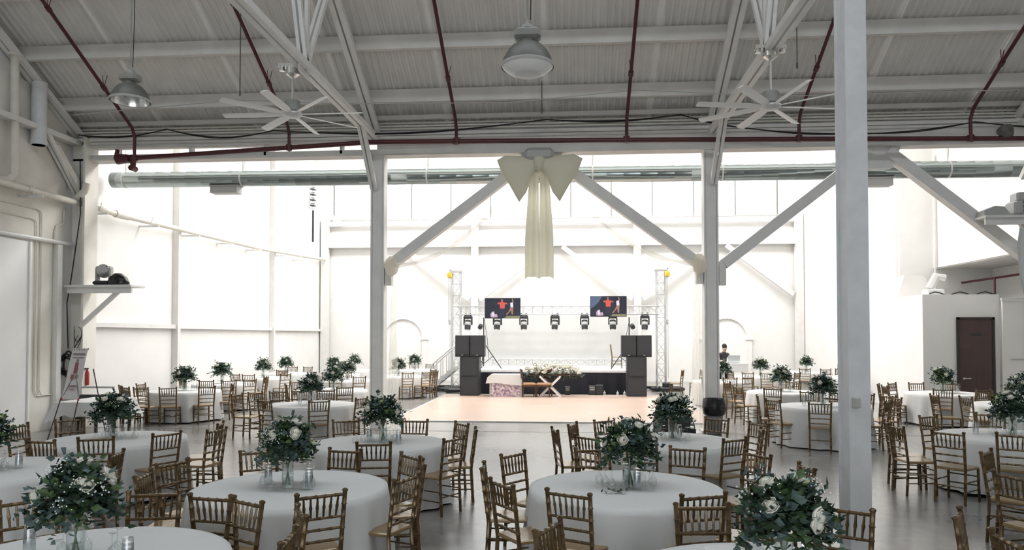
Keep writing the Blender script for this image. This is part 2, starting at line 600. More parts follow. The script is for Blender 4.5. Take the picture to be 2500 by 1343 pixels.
tag(ob.build('outlet_box', m_greycase, None, False, (bx - .045, by - .178, 1.55)), 'small grey outlet box on the big near column', 'outlet')


# ---- V braces between posts
def brace(a, b, label, w=.24):
    m = MB()
    A = Vector(a); B = Vector(b)
    m.beam(A, B, w, w, (0, 1, 0))
    d = (B - A).normalized()
    m.box((A.x - d.x * .05, A.y, A.z - .22), (.16, .2, .55))
    return struct(m.build('brace', m_steel), label, 'brace')


MIDX = (-0.64, 7.10)
brace((CX[0] + .30, YO - .02, 3.92), (MIDX[0] - .25, YO - .02, 6.45), 'diagonal white brace rising from the left post to the bow')
brace((CX[1] - .30, YO - .02, 3.92), (MIDX[0] + .25, YO - .02, 6.45), 'diagonal white brace rising from the right post to the bow')
brace((CX[1] + .30, YO - .02, 3.88), (MIDX[1] - .2, YO - .02, 6.45), 'diagonal white brace right of the trash can post')
brace((CX[2] - .30, YO - .02, 3.88), (MIDX[1] + .2, YO - .02, 6.45), 'diagonal white brace descending to the right edge')
for i, x in enumerate(MIDX):
    o = MB().prism([(-.5, 0), (.5, 0), (.28, -.5), (-.28, -.5)], 'y', -.06, .06).build('gusset_plate', m_steel, None, False, (x, YO - .02, 6.55))
    struct(o, 'gusset plate where two braces meet ' + ('behind the ivory bow' if i == 0 else 'right of the near column'), 'plate')

# ---- roof trusses along the hall (bottom chord, top chord, webs)
for ti, x in enumerate((-12.15, -4.66, 3.36, 10.2)):
    t = thing('roof_truss', ('steel roof truss along the left wall', 'steel roof truss carrying the left ceiling fan', 'steel roof truss carrying the right ceiling fan', 'steel roof truss near the right edge')[ti], 'truss', (x, 0, 0), 0, kind='structure')
    zb = 6.98

    def pair(name, a, b, w=.095, h=.12, gap=.068):
        m = MB()
        for s_ in (-1, 1):
            off = Vector((s_ * gap, 0, 0))
            m.beam(Vector(a) + off, Vector(b) + off, w, h)
        return m.build(name, m_steel, t)
    pair('bottom_chord', (0, YO - .1, zb), (0, -4, zb))
    pair('top_chord', (0, YO - .1, roofz(YO - .1) - .38), (0, 6.0, roofz(6) - .38), w=.11, gap=.075)
    for yb, ytops in ((12.6, (13.9, 12.6, 11.3)), (7.9, (9.4, 7.9))):
        for yt in ytops:
            pair('web', (0, yb, zb), (0, yt, roofz(yt) - .38), .06, .09, .05)
    pair('knee_brace', (0, YO - .18, 5.75), (0, YO - 1.35, zb), .065, .11, .05)
    m = MB(); m.box((0, 12.6, zb), (.03, .5, .34)); m.build('gusset', m_steel, t)

# ---- windows in the far wall
for k in range(13):
    x0 = -13.75 + k * 1.98
    wn = thing('window_%d' % (k + 1), 'clerestory window %s of the far wall' % ('at the left end' if k == 0 else 'bay'), None, (x0 + .99, YF + .05, 9.0), kind='structure')
    wn['label'] = 'clerestory window in the far wall, %s from left' % ('first', 'second', 'third', 'fourth', 'fifth', 'sixth', 'seventh', 'eighth', 'ninth', 'tenth', 'eleventh', 'twelfth', 'thirteenth')[k]
    wn['group'] = 'far wall clerestory windows'
    f = MB()
    f.box((-.97, 0, 0), (.06, .14, 2.0)); f.box((.97, 0, 0), (.06, .14, 2.0)); f.box((0, 0, .97), (1.98, .14, .06)); f.box((0, 0, -.97), (1.98, .16, .06))
    f.build('window_frame', m_greycase, wn)
    MB().box((0, .03, 0), (1.9, .012, 1.9)).build('pane', m_pane, wn)

# ---- far frame in front of the far wall (posts, girder, braces)
ff = MB()
struct(MB().box((-0.6, 35.9, 6.85), (23.2, .26, .5)).build('far_girder', m_steel), 'white girder along the far wall', 'beam')
struct(MB().box((-0.6, 35.95, 7.75), (23.2, .16, .14)).build('trim_3', m_steel), 'thin ledge under the far clerestory windows', 'ledge')
for i, x in enumerate((-12.1, CX[0], CX[1], 10.9)):
    struct(MB().box((x, 35.85, 4.0), (.34, .34, 8.0)).build('far_column', m_steel), ('far white post in the left corner', 'far white post behind the left screen', 'far white post behind the right screen', 'far white post in the right corner')[i], 'column')
for a, b, l in (((CX[0] + .25, 4.0), (-.95, 6.55), 'far brace rising right behind the left screen'), ((CX[1] - .25, 4.0), (-.3, 6.55), 'far brace rising left behind the right screen'),
                ((CX[0] - .25, 4.0), (-8.1, 6.55), 'far brace rising left of the stage'), ((CX[1] + .25, 4.0), (6.9, 6.55), 'far brace rising right of the stage'),
                ((10.6, 4.2), (7.5, 6.55), 'far brace in the right corner')):
    m = MB(); m.beam((a[0], 35.8, a[1]), (b[0], 35.8, b[1]), .22, .2, (0, 1, 0))
    struct(m.build('far_brace', m_steel), l, 'brace')
# blind arches
for x, l in ((-8.2, 'left'), (7.55, 'right')):
    m = MB()
    ri, ro = .95, 1.2
    pts = [(x + math.cos(t) * ro, 2.1 + math.sin(t) * ro) for t in [PI * i / 16 for i in range(17)]]
    pin = [(x + math.cos(t) * ri, 2.1 + math.sin(t) * ri) for t in [PI * i / 16 for i in range(17)]]
    po = [(x + ro, 0)] + pts + [(x - ro, 0)]; pi_ = [(x + ri, 0)] + pin + [(x - ri, 0)]
    for i in range(len(po) - 1):
        q = [po[i], po[i + 1], pi_[i + 1], pi_[i]]
        m.prism(q, 'y', YF - .1, YF + .05)
    for s_ in (-1, 1): m.box((x + s_ * 1.08, YF - .05, 2.08), (.36, .2, .1))
    struct(m.build('blind_arch', m_wall), 'white blind arch moulding on the far wall, %s of the stage' % l, 'arch')

# ---- left wall of the rear hall: posts, ledge
for y in (22.2, 29.7):
    struct(MB().box((XL + .1, y, 5.1), (.2, .16, 10.2)).build('wall_post', m_steel), 'slim white wall post on the left wall, %s bay' % ('nearer' if y < 25 else 'farther'), 'post')
struct(MB().box((XL + .06, 26.9, 2.5), (.16, 18.5, .12)).build('trim_4', m_steel), 'horizontal white ledge along the left wall', 'ledge')
o = thing('wall_louvre', 'dark narrow louvre high on the left wall near the corner', 'louvre', (XL + .2, 34.2, 0), kind='structure')
for k in range(12): MB().box((0, 0, 8.3 + k * .13), (.2, .3, .05)).build('slat', m_dark if k % 2 else m_steel, o)
MB().tube([(0, 0, 6.7), (0, 0, 8.2)], .05, 6).build('downpipe', m_dark, o)

# ---- dance floor
dfl = thing('dance_floor', 'pale blonde wooden dance floor in front of the stage', 'dance floor', (-.35, 0, 0), kind='structure')
MB().box((0, 23.2, .012), (8.4, 8.6, .024)).build('boards', m_parq, dfl)
for y in (18.86, 27.54): MB().box((0, y, .012), (8.6, .1, .03)).build('edge_strip', m_greycase, dfl)
for x in (-4.25, 4.25): MB().box((x, 23.2, .012), (.1, 8.6, .03)).build('edge_strip', m_greycase, dfl)
jn = MB(); jn.box((0.85, 17.0, .001), (26, .03, .004)); struct(jn.build('floor_joint', m_lampgreen), 'dark straight joint across the concrete floor', 'joint')

# ---- small white room with the brown door
rm = MB(); YD = 22.0
rm.box((11.18, 24.0, 1.7), (2.1, 4.0, 3.4))
room = struct(rm.build('small_room', m_wall), 'small white room box with a brown door at right', 'room')
dr = thing('door_1', 'dark brown flush door in the small white room', 'door', (11.56, YD - .02, 0), kind='structure')
dlf = MB().box((0, 0, 1.34), (.9, .05, 2.66)).build('door_leaf', m_doorbrown, dr)
fr = MB(); fr.box((-.48, 0, 1.37), (.07, .09, 2.74)); fr.box((.48, 0, 1.37), (.07, .09, 2.74)); fr.box((0, 0, 2.71), (1.02, .09, .07)); fr.build('door_frame', m_frame, dr)
h_ = MB(); h_.tube([(-.36, -.03, 1.0), (-.36, -.08, 1.0)], .03, 8); h_.tube([(-.36, -.08, 1.0), (-.18, -.09, 1.0)], .015, 6); h_.build('door_handle', m_chrome, dlf)
MB().box((.02, -.03, 2.25), (.28, .012, .06)).build('sign_plate', m_dark, dlf)
sd = thing('sliding_door', 'white sliding panel door at the right edge', 'door', (13.2, 21.9, 0), kind='structure')
MB().box((0, 0, 1.6), (1.9, .06, 3.2)).build('panel', m_wall, sd); MB().box((0, -.05, 3.25), (2.0, .06, .07)).build('track', m_steel, sd)
MB().tube([(-.75, -.07, 1.55), (-.2, -.07, 1.55)], .02, 6).build('pull_bar', m_greycase, sd)
MB().tube([(-.35, -.05, 1.55), (-.35, -.05, 3.1)], .012, 6).build('rod', m_greycase, sd)
# recess pipework under the soffit
m = MB(); m.tube([(13.2, 25.85, 4.0), (13.2, 18.0, 4.05)], .04, 6); m.tube([(13.0, 23.6, 4.0), (13.0, 23.6, 3.42)], .035, 6)
tag(m.build('drain_pipe', m_red), 'brown-red pipe under the soffit at right', 'pipe')
m = MB(); m.tube([(12.22, 25.6, 3.4), (12.22, 25.6, 8.3)], .035, 6)
tag(m.build('conduit', m_steel), 'vertical white conduit above the small white room', 'conduit')
m = MB(); m.prism([(-.55, 0), (.55, 0), (.3, .75), (-.3, .75)], 'y', -.5, .5)
tag(m.build('vent_hood', m_wall, None, False, (11.0, 24.9, 3.4)), 'white sheet-metal vent hood on top of the small room', 'vent')
m = MB(); m.tube([(10.8, 23, 3.62), (11.0, 23, 4.0), (11.25, 23, 3.95)], [.13, .13, .1], 8); m.rbox((10.9, 23, 3.5), (.5, .4, .22), .03)
tag(m.build('air_blower', m_whitecase), 'white blower unit sitting on top of the small room', 'blower')
cb = MB(); cb.tube([(10.4 + i * .14, 22.15, 3.43 + .05 * math.sin(i * 1.3)) for i in range(14)], .02, 5)
tag(cb.build('cable', m_black), 'black cable lying along the small room roof edge', 'cable')

# ================================================================== NEAR CEILING SERVICES
# red sprinkler main with branch lines
sp = thing('sprinkler_main', 'dark red sprinkler main pipe running along the header beam', 'pipe', (0, 16.9, 6.86))
MB().tube([(-10.6, 0, -.38), (-4.6, 0, -.1), (0.5, 0, -.16), (5.6, 0, -.24), (13.5, 0, -.38)], .055, 10).build('main_pipe', m_red, sp, True)
m = MB(); m.tube([(-10.85, 0, -.39), (-10.55, 0, -.38)], [.13, .1], 10); m.tube([(-10.45, 0, -.3), (-10.45, 0, -.62)], [.08, .06], 8); m.tube([(-10.45, -.1, -.62), (-10.45, .1, -.62)], .07, 8); m.tube([(-10.9, 0, -.39), (-10.9, .08, -.15)], .05, 6)
m.build('valve', m_red, sp, True)
SPX = (-10.42, -6.6, -2.6, 1.33, 5.17, 8.86)
for i, x in enumerate(SPX):
    b = thing('sprinkler_branch', 'dark red sprinkler branch pipe climbing the roof, %s from the left' % ('first', 'second', 'third', 'fourth', 'fifth', 'sixth')[i], 'pipe', (x, 16.9, 0), group='sprinkler branches')
    z0 = (6.48, 6.66, 6.73, 6.69, 6.63, 6.56)[i]
    y1 = -9.2
    p = [(0, 0, z0), (0, 0, 7.0), (0, -.12, 7.2)]
    zt = lambda dy: 7.2 + SL * (-dy - .12) * .985
    p += [(0, y1, zt(y1))]
    MB().tube(p, .038, 8).build('pipe', m_red, b, True)
    for dy in (-1.2, -3.0, -5.5):
        mm = MB(); mm.tube([(0, dy - .05, zt(dy - .05)), (0, dy + .05, zt(dy + .05))], .055, 8); mm.tube([(0, dy, zt(dy)), (.06, dy + .02, zt(dy) + .28)], .008, 5); mm.tube([(0, dy, zt(dy)), (-.03, dy - .02, zt(dy) + .28)], .008, 5)
        mm.build('coupling', m_red, b, True)
    MB().lathe([(.0, z0 - .08), (.075, z0 - .06), (.075, z0 + .08), (0, z0 + .1)], 8).build('tee', m_red, b, True)

# draped black cables along the eave
m = MB()
for (xa, xb, za, zb_, sag) in ((-11.9, -9.65, 7.1, 7.19, .1), (-9.65, -7.0, 7.19, 7.1, .17), (-7.0, -.5, 7.1, 7.22, .17), (-.5, 2.56, 7.22, 7.26, .08), (2.56, 4.0, 7.26, 6.92, .02), (4.0, 6.6, 6.92, 6.74, .04), (6.6, 8.97, 6.74, 6.95, .05), (8.97, 12.5, 6.95, 6.9, .12)):
    for off in (0, .035):
        m.tube([(xa + (xb - xa) * i / 10, 16.98 - off, za + (zb_ - za) * i / 10 - (sag + off) * math.sin(PI * i / 10)) for i in range(11)], .013, 5)
tag(m.build('power_cables', m_black), 'sagging bundle of black cables along the roof eave', 'cable')
m = MB(); m.tube([(-11.5, 16.2, 7.35), (-7.6, 16.25, 7.62), (-5, 16.2, 7.45), (-1.3, 16.1, 7.36), (1.5, 16.2, 7.6), (4.5, 16.3, 7.42), (9.5, 16.2, 7.4)], .01, 5)
tag(m.build('thin_wire', m_greycase), 'thin wire strung below the lower purlin', 'wire')

for x, y, z0, z1, l in ((-6.75, 14.6, 7.2, 7.75, 'left of the first fan'), (-.6, 16.6, 7.3, 7.72, 'below the lower purlin near the centre lamp'), (4.35, 14.3, 7.35, 8.6, 'left of the near column')):
    m = MB(); m.tube([(x, y, roofz(y)), (x, y, z0)], .012, 5); m.lathe([(0, z0 - .06), (.02, z0 - .03), (.02, z0 + .06), (0, z0 + .08)], 6, (x, y, 0))
    tag(m.build('ceiling_dropper', m_lampgreen), 'thin dark rod hanging from the roof, ' + l, 'rod')
m = MB(); m.box((0, 0, 0), (.4, .08, .55)); m.box((0, -.05, 0), (.3, .03, .45))
tag(m.build('wall_box', m_whitecase, None, False, (-11.6, YF - .06, 8.0)), 'small white box high on the far wall at left', 'box')
# ceiling fans
def fan(x, y, z, ztop, a0, label):
    t = thing('ceiling_fan', label, 'fan', (x, y, z), group='large ceiling fans')
    MB().tube([(0, 0, .15), (0, 0, ztop - z)], .022, 8).build('down_rod', m_chrome, t, True)
    m = MB(); m.lathe([(.05, ztop - z), (.12, ztop - z - .03), (.12, ztop - z - .14), (.04, ztop - z - .2)], 10); m.box((0, 0, ztop - z + .02), (.5, .12, .06))
    for s_ in (-1, 1): m.lathe([(.05, 0), (.05, .08), (.02, .1)], 8, (s_ * .2, 0, ztop - z - .07))
    m.build('mount', m_chrome, t, True)
    MB().lathe([(.05, .26), (.13, .24), (.14, .06), (.1, .03)], 14).build('motor', m_lampbody, t, True)
    MB().lathe([(0, -.05), (.12, -.045), (.17, -.01), (.17, .02), (.1, .03)], 16).build('hub', m_whitecase, t, True)
    for k in range(8):
        a = R(a0 + k * 45)
        m = MB()
        ca, sa = math.cos(a), math.sin(a)
        P = lambda r, w, zz: (ca * r - sa * w, sa * r + ca * w, zz)
        sec = [(-.07, -.018), (.0, .012), (.08, .022), (.04, .002), (-.01, -.012)]
        vs = []
        for r in (.14, .4, .9, 1.22, 1.26):
            k_ = .6 if r < .2 else (.8 if r > 1.25 else 1)
            vs += [P(r, w * k_, zz * k_) for w, zz in sec]
        nn = len(sec); fs = []
        for i in range(4):
            for j in range(nn):
                q = (j + 1) % nn
                fs.append((i * nn + j, i * nn + q, i * nn + nn + q, i * nn + nn + j))
        fs += [tuple(range(nn)), tuple(range(4 * nn, 5 * nn))]
        m._add(vs, fs)
        m.build('blade', m_blade, t, True)


fan(-4.86, 12.6, 6.12, 6.97, 0, 'eight-blade white ceiling fan on the left truss')
fan(3.34, 12.4, 6.0, 6.97, 10, 'eight-blade white ceiling fan on the right, beside the near column')


# high-bay lamps
def highbay(x, y, z, s, label, lens):
    """z: height of rim centre; s: rim radius"""
    t = thing('pendant_lamp', label, 'lamp', (x, y, z), group='industrial pendant lamps')
    zt = roofz(y) - z - .05
    MB().tube([(0, 0, s * 1.95), (0, 0, zt)], .009, 6).build('hanger_rod', m_lampbody, t)
    m = MB(); m.tube([(.03 + .02 * math.sin(i), 0, s * 1.8 + (zt - s * 1.8) * i / 8) for i in range(9)], .006, 5); m.build('cord', m_black, t)
    m = MB(); m.rbox((0, 0, s * 1.22), (s * 1.0, s * .72, s * .42), s * .1); m.lathe([(s * .30, s * .86), (s * .26, s * 1.02)], 10); m.lathe([(s * .30, s * 1.42), (s * .26, s * 1.56), (s * .10, s * 1.6), (s * .05, s * 1.78)], 10)
    m.build('ballast_housing', m_lampbody, t, True)
    pf = [(s * .26, s * .92), (s * .42, s * .87), (s * .58, s * .78), (s * .76, s * .58), (s * .90, s * .32), (s * .98, s * .1), (s, 0.0)]
    m = MB(); m.open_lathe(pf, 28); shd = m.build('shade', m_lampgreen, t, True)
    m = MB(); m.open_lathe([(r * .965, zz - .006) for r, zz in pf], 28); m.build('reflector', m_reflect, shd, True)
    m = MB(); m.lathe([(s * 1.0, -.01), (s * 1.02, .0), (s * 1.02, .02), (s * .99, .025)], 28); del m.f[-2:]; del m.mi[-2:]
    m.build('rim', m_greycase, shd, True)
    if lens:
        MB().lathe([(0, -s * .36), (s * .4, -s * .32), (s * .72, -s * .22), (s * .93, -s * .06), (s * .99, .0)], 28).build('lens', m_lens, t, True)
        MB().lathe([(0, -s * .39), (s * .25, -s * .37), (s * .5, -s * .315)], 20).build('lens_centre', m_whitecase, t, True)
    else:
        MB().lathe([(.0, s * .2), (s * .16, s * .26), (s * .18, s * .6), (s * .1, s * .85)], 12).build('bulb', m_lens, t, True)


highbay(-6.24, 10.0, 5.56, .27, 'grey industrial pendant lamp at left with open mirrored reflector', False)
highbay(-0.40, 7.2, 4.86, .26, 'large central industrial pendant lamp with rounded frosted lens', True)

# spiral duct behind the posts
du = thing('spiral_duct', 'long round galvanised spiral duct behind the posts', 'duct', (0, 18.6, 0))
dz = lambda x: 6.34 + (x + 12.1) * -.004
m = MB(); pts = []; rs = []
x = -12.05
while x < 12.2:
    pts += [(x, 0, dz(x)), (x + .37, 0, dz(x)), (x + .38, 0, dz(x)), (x + .41, 0, dz(x))]; rs += [.208, .208, .2095, .2095]
    x += .42
m.tube(pts, rs, 32); m.build('pipe', m_galv, du, 'all')
for x in (-11.7, -8.5, -3.6, 0.6, 3.8, 9.2):
    mm = MB()
    mm.tube([(x, .0, dz(x) + .2), (x + .05, -.1, 7.6)], .016, 5); mm.tube([(x, .0, dz(x) + .2), (x + .1, .3, 7.6)], .016, 5)
    mm.lathe([(.214, -.02), (.214, .02)], 20, (x, 0, dz(x)), (0, PI / 2, 0)); mm.build('hanger', m_steel, du)
for x in (-8.95, 7.5):
    mm = MB(); mm.box((x, 0, dz(x) - .29), (.72, .3, .2)); mm.box((x, 0, dz(x) - .2), (.8, .34, .02)); mm.build('diffuser', m_greycase, du)

# left wall services
m = MB(); m.tube([(XL + .3, 14.0, 5.5), (XL + .3, 19.0, 5.47), (XL + .3, 28, 5.64), (XL + .3, 35.6, 6.0)], .075, 10); m.tube([(XL + .3, 18.7, 5.47), (XL + .3, 19.3, 5.475)], .1, 10); m.tube([(XL + .3, 15.5, 5.5), (XL + .3, 15.62, 5.5)], .09, 10)
wp = thing('wall_pipe', 'long cream pipe on brackets along the left wall', 'pipe', (0, 0, 0)); m.build('pipe', m_pipe, wp, True)
for i in range(8):
    y = 15.6 + i * 2.35; mm = MB(); zz = 5.4 + max(0, (y - 19)) * .035 * .55
    mm.box((XL + .3, y, zz - .06), (.6, .05, .05)); mm.tube([(XL + .36, y, zz), (XL + .42, y, zz + .22)], .012, 5); mm.build('bracket', m_steel, wp)
m = MB(); m.tube([(XL + .15, 13.0, 4.42), (XL + .15, 17.3, 4.46)], .05, 8); m.lathe([(.08, 0), (.08, .04)], 10, (XL + .15, 17.3, 4.46), (PI / 2, 0, 0))
tag(m.build('door_track', m_whitecase, None, True), 'white horizontal tube above the white panel at far left', 'track')
m = MB(); m.box((XL + .1, 14.3, 2.2), (.08, 3.1, 4.3)); m.box((XL + .13, 15.82, 2.2), (.1, .06, 4.3))
struct(m.build('door_2', m_wall), 'big plain white sliding door at the left edge', 'door')
m = MB(); m.tube([(-12.1, 15.9, 8.02), (-12.1, 15.9, 6.62)], .16, 18); m.lathe([(.172, 6.58), (.172, 6.68)], 18, (-12.1, 15.9, 0))
m.cur = 1; m.lathe([(0, 6.575), (.14, 6.575)], 18, (-12.1, 15.9, 0))  # dark disc painted in for the shade inside the pipe mouth
tag(m.build('vent_stack', [m_steelgrey, m_dark], None, True), 'fat white vertical vent pipe with its shaded mouth painted dark high at left', 'pipe')
m = MB(); m.tube([(-12.15, 15.2, 8.40), (-12.12, 15.2, 5.75), (-12.2, 15.1, 5.6), (-12.2, 14.4, 5.5)], .085, 12); m.lathe([(.16, 8.36), (.16, 8.42)], 12, (-12.15, 15.2, 0))
tag(m.build('rain_pipe', m_pipe, None, True), 'cream vertical pipe with elbow at the top left', 'pipe')
m = MB(); m.beam((-12.2, 16.6, 6.75), (-11.95, 17.3, 5.65), .12, .12)
struct(m.build('wall_brace', m_pipe), 'white knee brace between left wall and pilaster post', 'brace')
m = MB(); m.tube([(-12.0, 17.15, 5.62), (-11.8, 17.1, 5.75), (-11.75, 17.1, 5.95)], .085, 10)
tag(m.build('pipe_elbow', m_pipe, None, True), 'short cream pipe elbow on the pilaster post', 'pipe')
for i, (ya, zt_) in enumerate(((16.1, 4.9), (16.25, 5.15))):
    m = MB(); m.tube([(XL + .09, 14.2, zt_), (XL + .09, ya - .12, zt_), (XL + .09, ya - .03, zt_ - .04), (XL + .09, ya, zt_ - .15), (XL + .09, ya, .95), (XL + .09, ya + .1, .82), (XL + .09, 16.9, .82)], .016, 6)
    tag(m.build('conduit', m_pipe, None, True), ('inner' if i == 0 else 'outer') + ' bent conduit running down the stained left wall', 'conduit')
m = MB(); m.tube([(XL + .09, 17.0, 5.25), (XL + .09, 17.0, 4.95), (XL + .09, 16.75, 4.85), (XL + .09, 16.7, 4.7), (XL + .09, 16.7, 0.3)], .018, 6)
tag(m.build('conduit', m_pipe, None, True), 'stepped conduit beside the pilaster post on the left wall', 'conduit')
struct(MB().box((XL + .12, 16.78, 2.2), (.12, .16, 4.4)).build('trim_5', m_steel), 'flat white upright strip on the left wall', 'trim')
m = MB(); m.tube([(-11.93, 17.1, 6.5), (-11.9, 17.1, 5.2), (-12.1, 17.08, 3.6), (-12.2, 17.08, 3.0), (-12.15, 17.08, 1.9)], .014, 5)
tag(m.build('cable', m_black), 'black cable running down the pilaster post at left', 'cable')
m = MB()
for k in range(5):
    m.tube([(-12.0 + .0 * k, 17.05 - k * .03, 0)] and [(-12.14 + .03 * math.sin(k * 2) + math.sin(t) * (.12 + .02 * k), 17.08 - k * .02, 1.5 + .04 * math.cos(k * 3) + math.cos(t) * (.3 - .03 * k)) for t in [2 * PI * i / 14 for i in range(15)]], .02, 5, False)
tag(m.build('cable_coil', m_black), 'coil of black cable hanging on the left pilaster', 'cable')

# shelf with moving light and black bag
def shelf(x0, x1, y, z, label, brace_to):
    t = thing('bracket_shelf', label, 'shelf', (0, y, z))
    MB().box(((x0 + x1) / 2, 0, -.02), (abs(x1 - x0), .6, .05)).build('board', m_steel, t)
    MB().box(((x0 + x1) / 2, -.2, -.12), (abs(x1 - x0) * .96, .06, .15)).build('edge_beam', m_steel, t)
    m = MB(); m.beam(brace_to[0], brace_to[1], .09, .09, (0, 1, 0)); m.build('strut', m_steel, t)
    return t


SHL = shelf(-12.2, -10.5, 17.25, 3.44, 'white bracket shelf on the left pilaster holding a spotlight', ((-11.9, -.1, -1.0), (-10.95, -.1, -.16)))


def moving_head_up(loc, label, body, rz=0):
    t = thing('moving_spotlight', label, 'spotlight', loc, rz)
    MB().rbox((0, 0, .06), (.4, .36, .1), .03).build('base', m_dark, t)
    m = MB()
    for s_ in (-1, 1): m.rbox((s_ * .17, 0, .27), (.06, .16, .36), .025)
    m.build('yoke', body, t, True)
    MB().lathe([(.0, -.17), (.1, -.17), (.15, -.1), (.155, .05), (.12, .14), (0, .15)], 14, (0, -.02, .36), (R(70), 0, R(25))).build('head', body, t, True)
    MB().lathe([(.11, -.18), (.12, -.165)], 14, (0, -.02, .36), (R(70), 0, R(25))).build('lens', m_reflect, t, True)
    MB().box((0, 0, .46), (.27, .2, .02)).build('vent_band', m_dark, t)


moving_head_up((-11.37, 17.25, 3.445), 'pale moving spotlight on the left bracket shelf', m_greycase)
m = MB(); m.lathe([(.0, 0), (.25, .0), (.265, .08), (.22, .2), (.1, .29), (0, .3)], 12, (0, 0, 0), None, 1, .75, lambda i, t: .1 * math.sin(2 * t + i) + .05 * math.sin(5 * t))
tag(m.build('cloth_bag', m_bag, None, True, (-10.98, 17.2, 3.445)), 'lumpy black bag on the left bracket shelf', 'bag')
m = MB()
for k in range(3):
    m.tube([(-11.85 + .1 * math.sin(t + k), 17.0, 2.25 - .12 * k + .18 * math.cos(t)) for t in [2 * PI * i / 12 for i in range(11)]], .008, 5)
m.tube([(-11.95, 17.0, 2.45), (-11.93, 16.98, 2.0), (-11.9, 16.98, 1.75)], .008, 5)
m.build('cable', m_black, SHL, False, (0, -17.25, -3.44))
# right platform
shelf(9.15, 10.75, 17.2, 4.86, 'white bracket platform near the right edge holding a projector', ((10.6, -.1, -1.2), (10.0, -.1, -.16)))
t = thing('projector', 'grey boxy moving light on the right platform', 'projector', (10.0, 17.15, 4.865))
MB().rbox((0, 0, .17), (.42, .4, .32), .04).build('body', m_greycase, t); MB().rbox((.02, 0, .42), (.3, .3, .2), .03).build('head', m_greycase, t)
for k in range(3): MB().box((.05, -.205, .1 + k * .09), (.16, .01, .05)).build('vent', m_dark, t)
t = thing('camera_case', 'grey wedge-shaped case lying on the right platform', 'case', (9.45, 17.15, 4.865))
MB().prism([(-.28, 0), (.3, 0), (.15, .2), (-.05, .22), (-.28, .12)], 'y', -.16, .16).build('shell', m_greycase, t)
t = thing('hanging_cloth', 'white cloth with a red box hanging below the right platform', 'cloth', (10.05, 17.0, 4.0))
m = MB(); pts = [(-.2 + .1 * i, .05 * math.sin(i * 2.1)) for i in range(6)]
for z0, z1, w0, w1 in ((.6, .2, .7, 1.0), (.2, -.5, 1.0, .8), (-.5, -.9, .8, .35)):
    for i in range(5):
        m._add([(pts[i][0] * w0, pts[i][1], z0), (pts[i + 1][0] * w0, pts[i + 1][1], z0), (pts[i + 1][0] * w1, pts[i + 1][1], z1), (pts[i][0] * w1, pts[i][1], z1)], [(0, 1, 2, 3)])
m.build('cloth', m_cloth, t, True); MB().box((.08, .02, .62), (.16, .12, .2)).build('red_box', m_redthing, t)
m = MB(); m.lathe([(.0, 0), (.17, .02), (.13, .2), (.05, .24)], 10, (0, 0, 0), (R(150), 0, 0))
tag(m.build('flood_light', m_lampgreen, None, True, (9.6, 16.95, 6.78)), 'small dark floodlight under the red main pipe at right', 'floodlight')

# ================================================================== BOW, SWAGS, DRAPES
bow = thing('fabric_bow', 'giant ivory fabric bow with two tails hanging from the header', 'bow', (-.68, 17.12, 6.28))
lp = [(0, .1), (-.3, .13), (-.8, .16), (-.99, .05), (-.9, -.2), (-.72, -.5), (-.47, -.95), (-.3, -.72), (-.17, -.35), (0, -.18)]
MB().pillow(lp, 0, .13).build('loop', m_ivory, bow, 'all')
MB().pillow([(-x * 1.02, z) for x, z in lp][::-1], -.02, .13).build('loop', m_ivory, bow, 'all')
MB().pillow([(-.12, .14), (.12, .14), (.14, -.02), (.1, -.24), (-.1, -.24), (-.14, -.02)], -.06, .12).build('knot', m_ivory, bow, 'all')
for s_, x0, x1 in ((-1, -.12, -.02), (1, .12, .18)):
    m = MB(); nz = 8; sec = [(-.17, .0), (-.11, -.035), (-.03, .03), (.02, -.04), (.09, .025), (.17, -.01)]
    vs = []; fs = []
    for k in range(nz + 1):
        f = k / nz; xc = x0 + (s_ * .165 - x0) * min(1, f * 1.5); wd = .62 + .38 * min(1, f * 1.5)
        for (u, v) in sec: vs.append((xc + u * wd, -.03 + v + (.01 * math.sin(k)), -.2 - f * 2.5 + (-.05 if abs(u) > .15 and k == nz else 0)))
    for k in range(nz):
        for i in range(5): fs.append((k * 6 + i, k * 6 + i + 1, k * 6 + 7 + i, k * 6 + 6 + i))
    m._add(vs, fs); m.build('tail', m_ivory, bow)
fit = MB(); fit.rbox((0, 0, .16), (.7, .3, .3), .08); fit.build('mount', m_greycase, bow)
for s_, l in ((-1, 'left'), (1, 'right')):
    xk = CX[0] + .38 if s_ < 0 else CX[1] - .3
    kn = thing('drape', 'sheer white drape tied at the %s post' % l, 'drape', (xk, 17.22, 0), group='sheer drapes')
    m = MB(); m.lathe([(.03, 3.62), (.12, 3.7), (.16, 3.86), (.12, 4.02), (.05, 4.1)], 14, (0, 0, 0), None, 1, .7, lambda i, t: .18 * math.sin(5 * t + i))
    m.build('knot', m_sheer2, kn, True)
    m = MB(); vs = []; fs = []; N = 12
    for k in range(9):
        f = k / 8
        for i in range(N + 1):
            u = i / N - .5
            vs.append((s_ * -.05 + u * (.12 + .2 * f), .05 * math.sin(i * 1.9 + k * .25) * (.4 + f) , 3.75 - f * 3.7))
    for k in range(8):
        for i in range(N): fs.append((k * (N + 1) + i, k * (N + 1) + i + 1, (k + 1) * (N + 1) + i + 1, (k + 1) * (N + 1) + i))
    m._add(vs, fs); m.build('tail', m_sheer, kn, True)
    m = MB(); xe = -.68 - (-s_) * -.0 + s_ * .75
    pts = []
    for i in range(15):
        f = i / 14; x = xk + (xe - xk) * f
        z = 3.88 + (5.6 - 3.88) * (f ** 2.1)
        pts.append((x - xk, -.02, z))
    m.tube(pts, [.05 + .02 * math.sin(i * 1.7) for i in range(15)], 6); m.build('swag', m_sheer, kn, True)

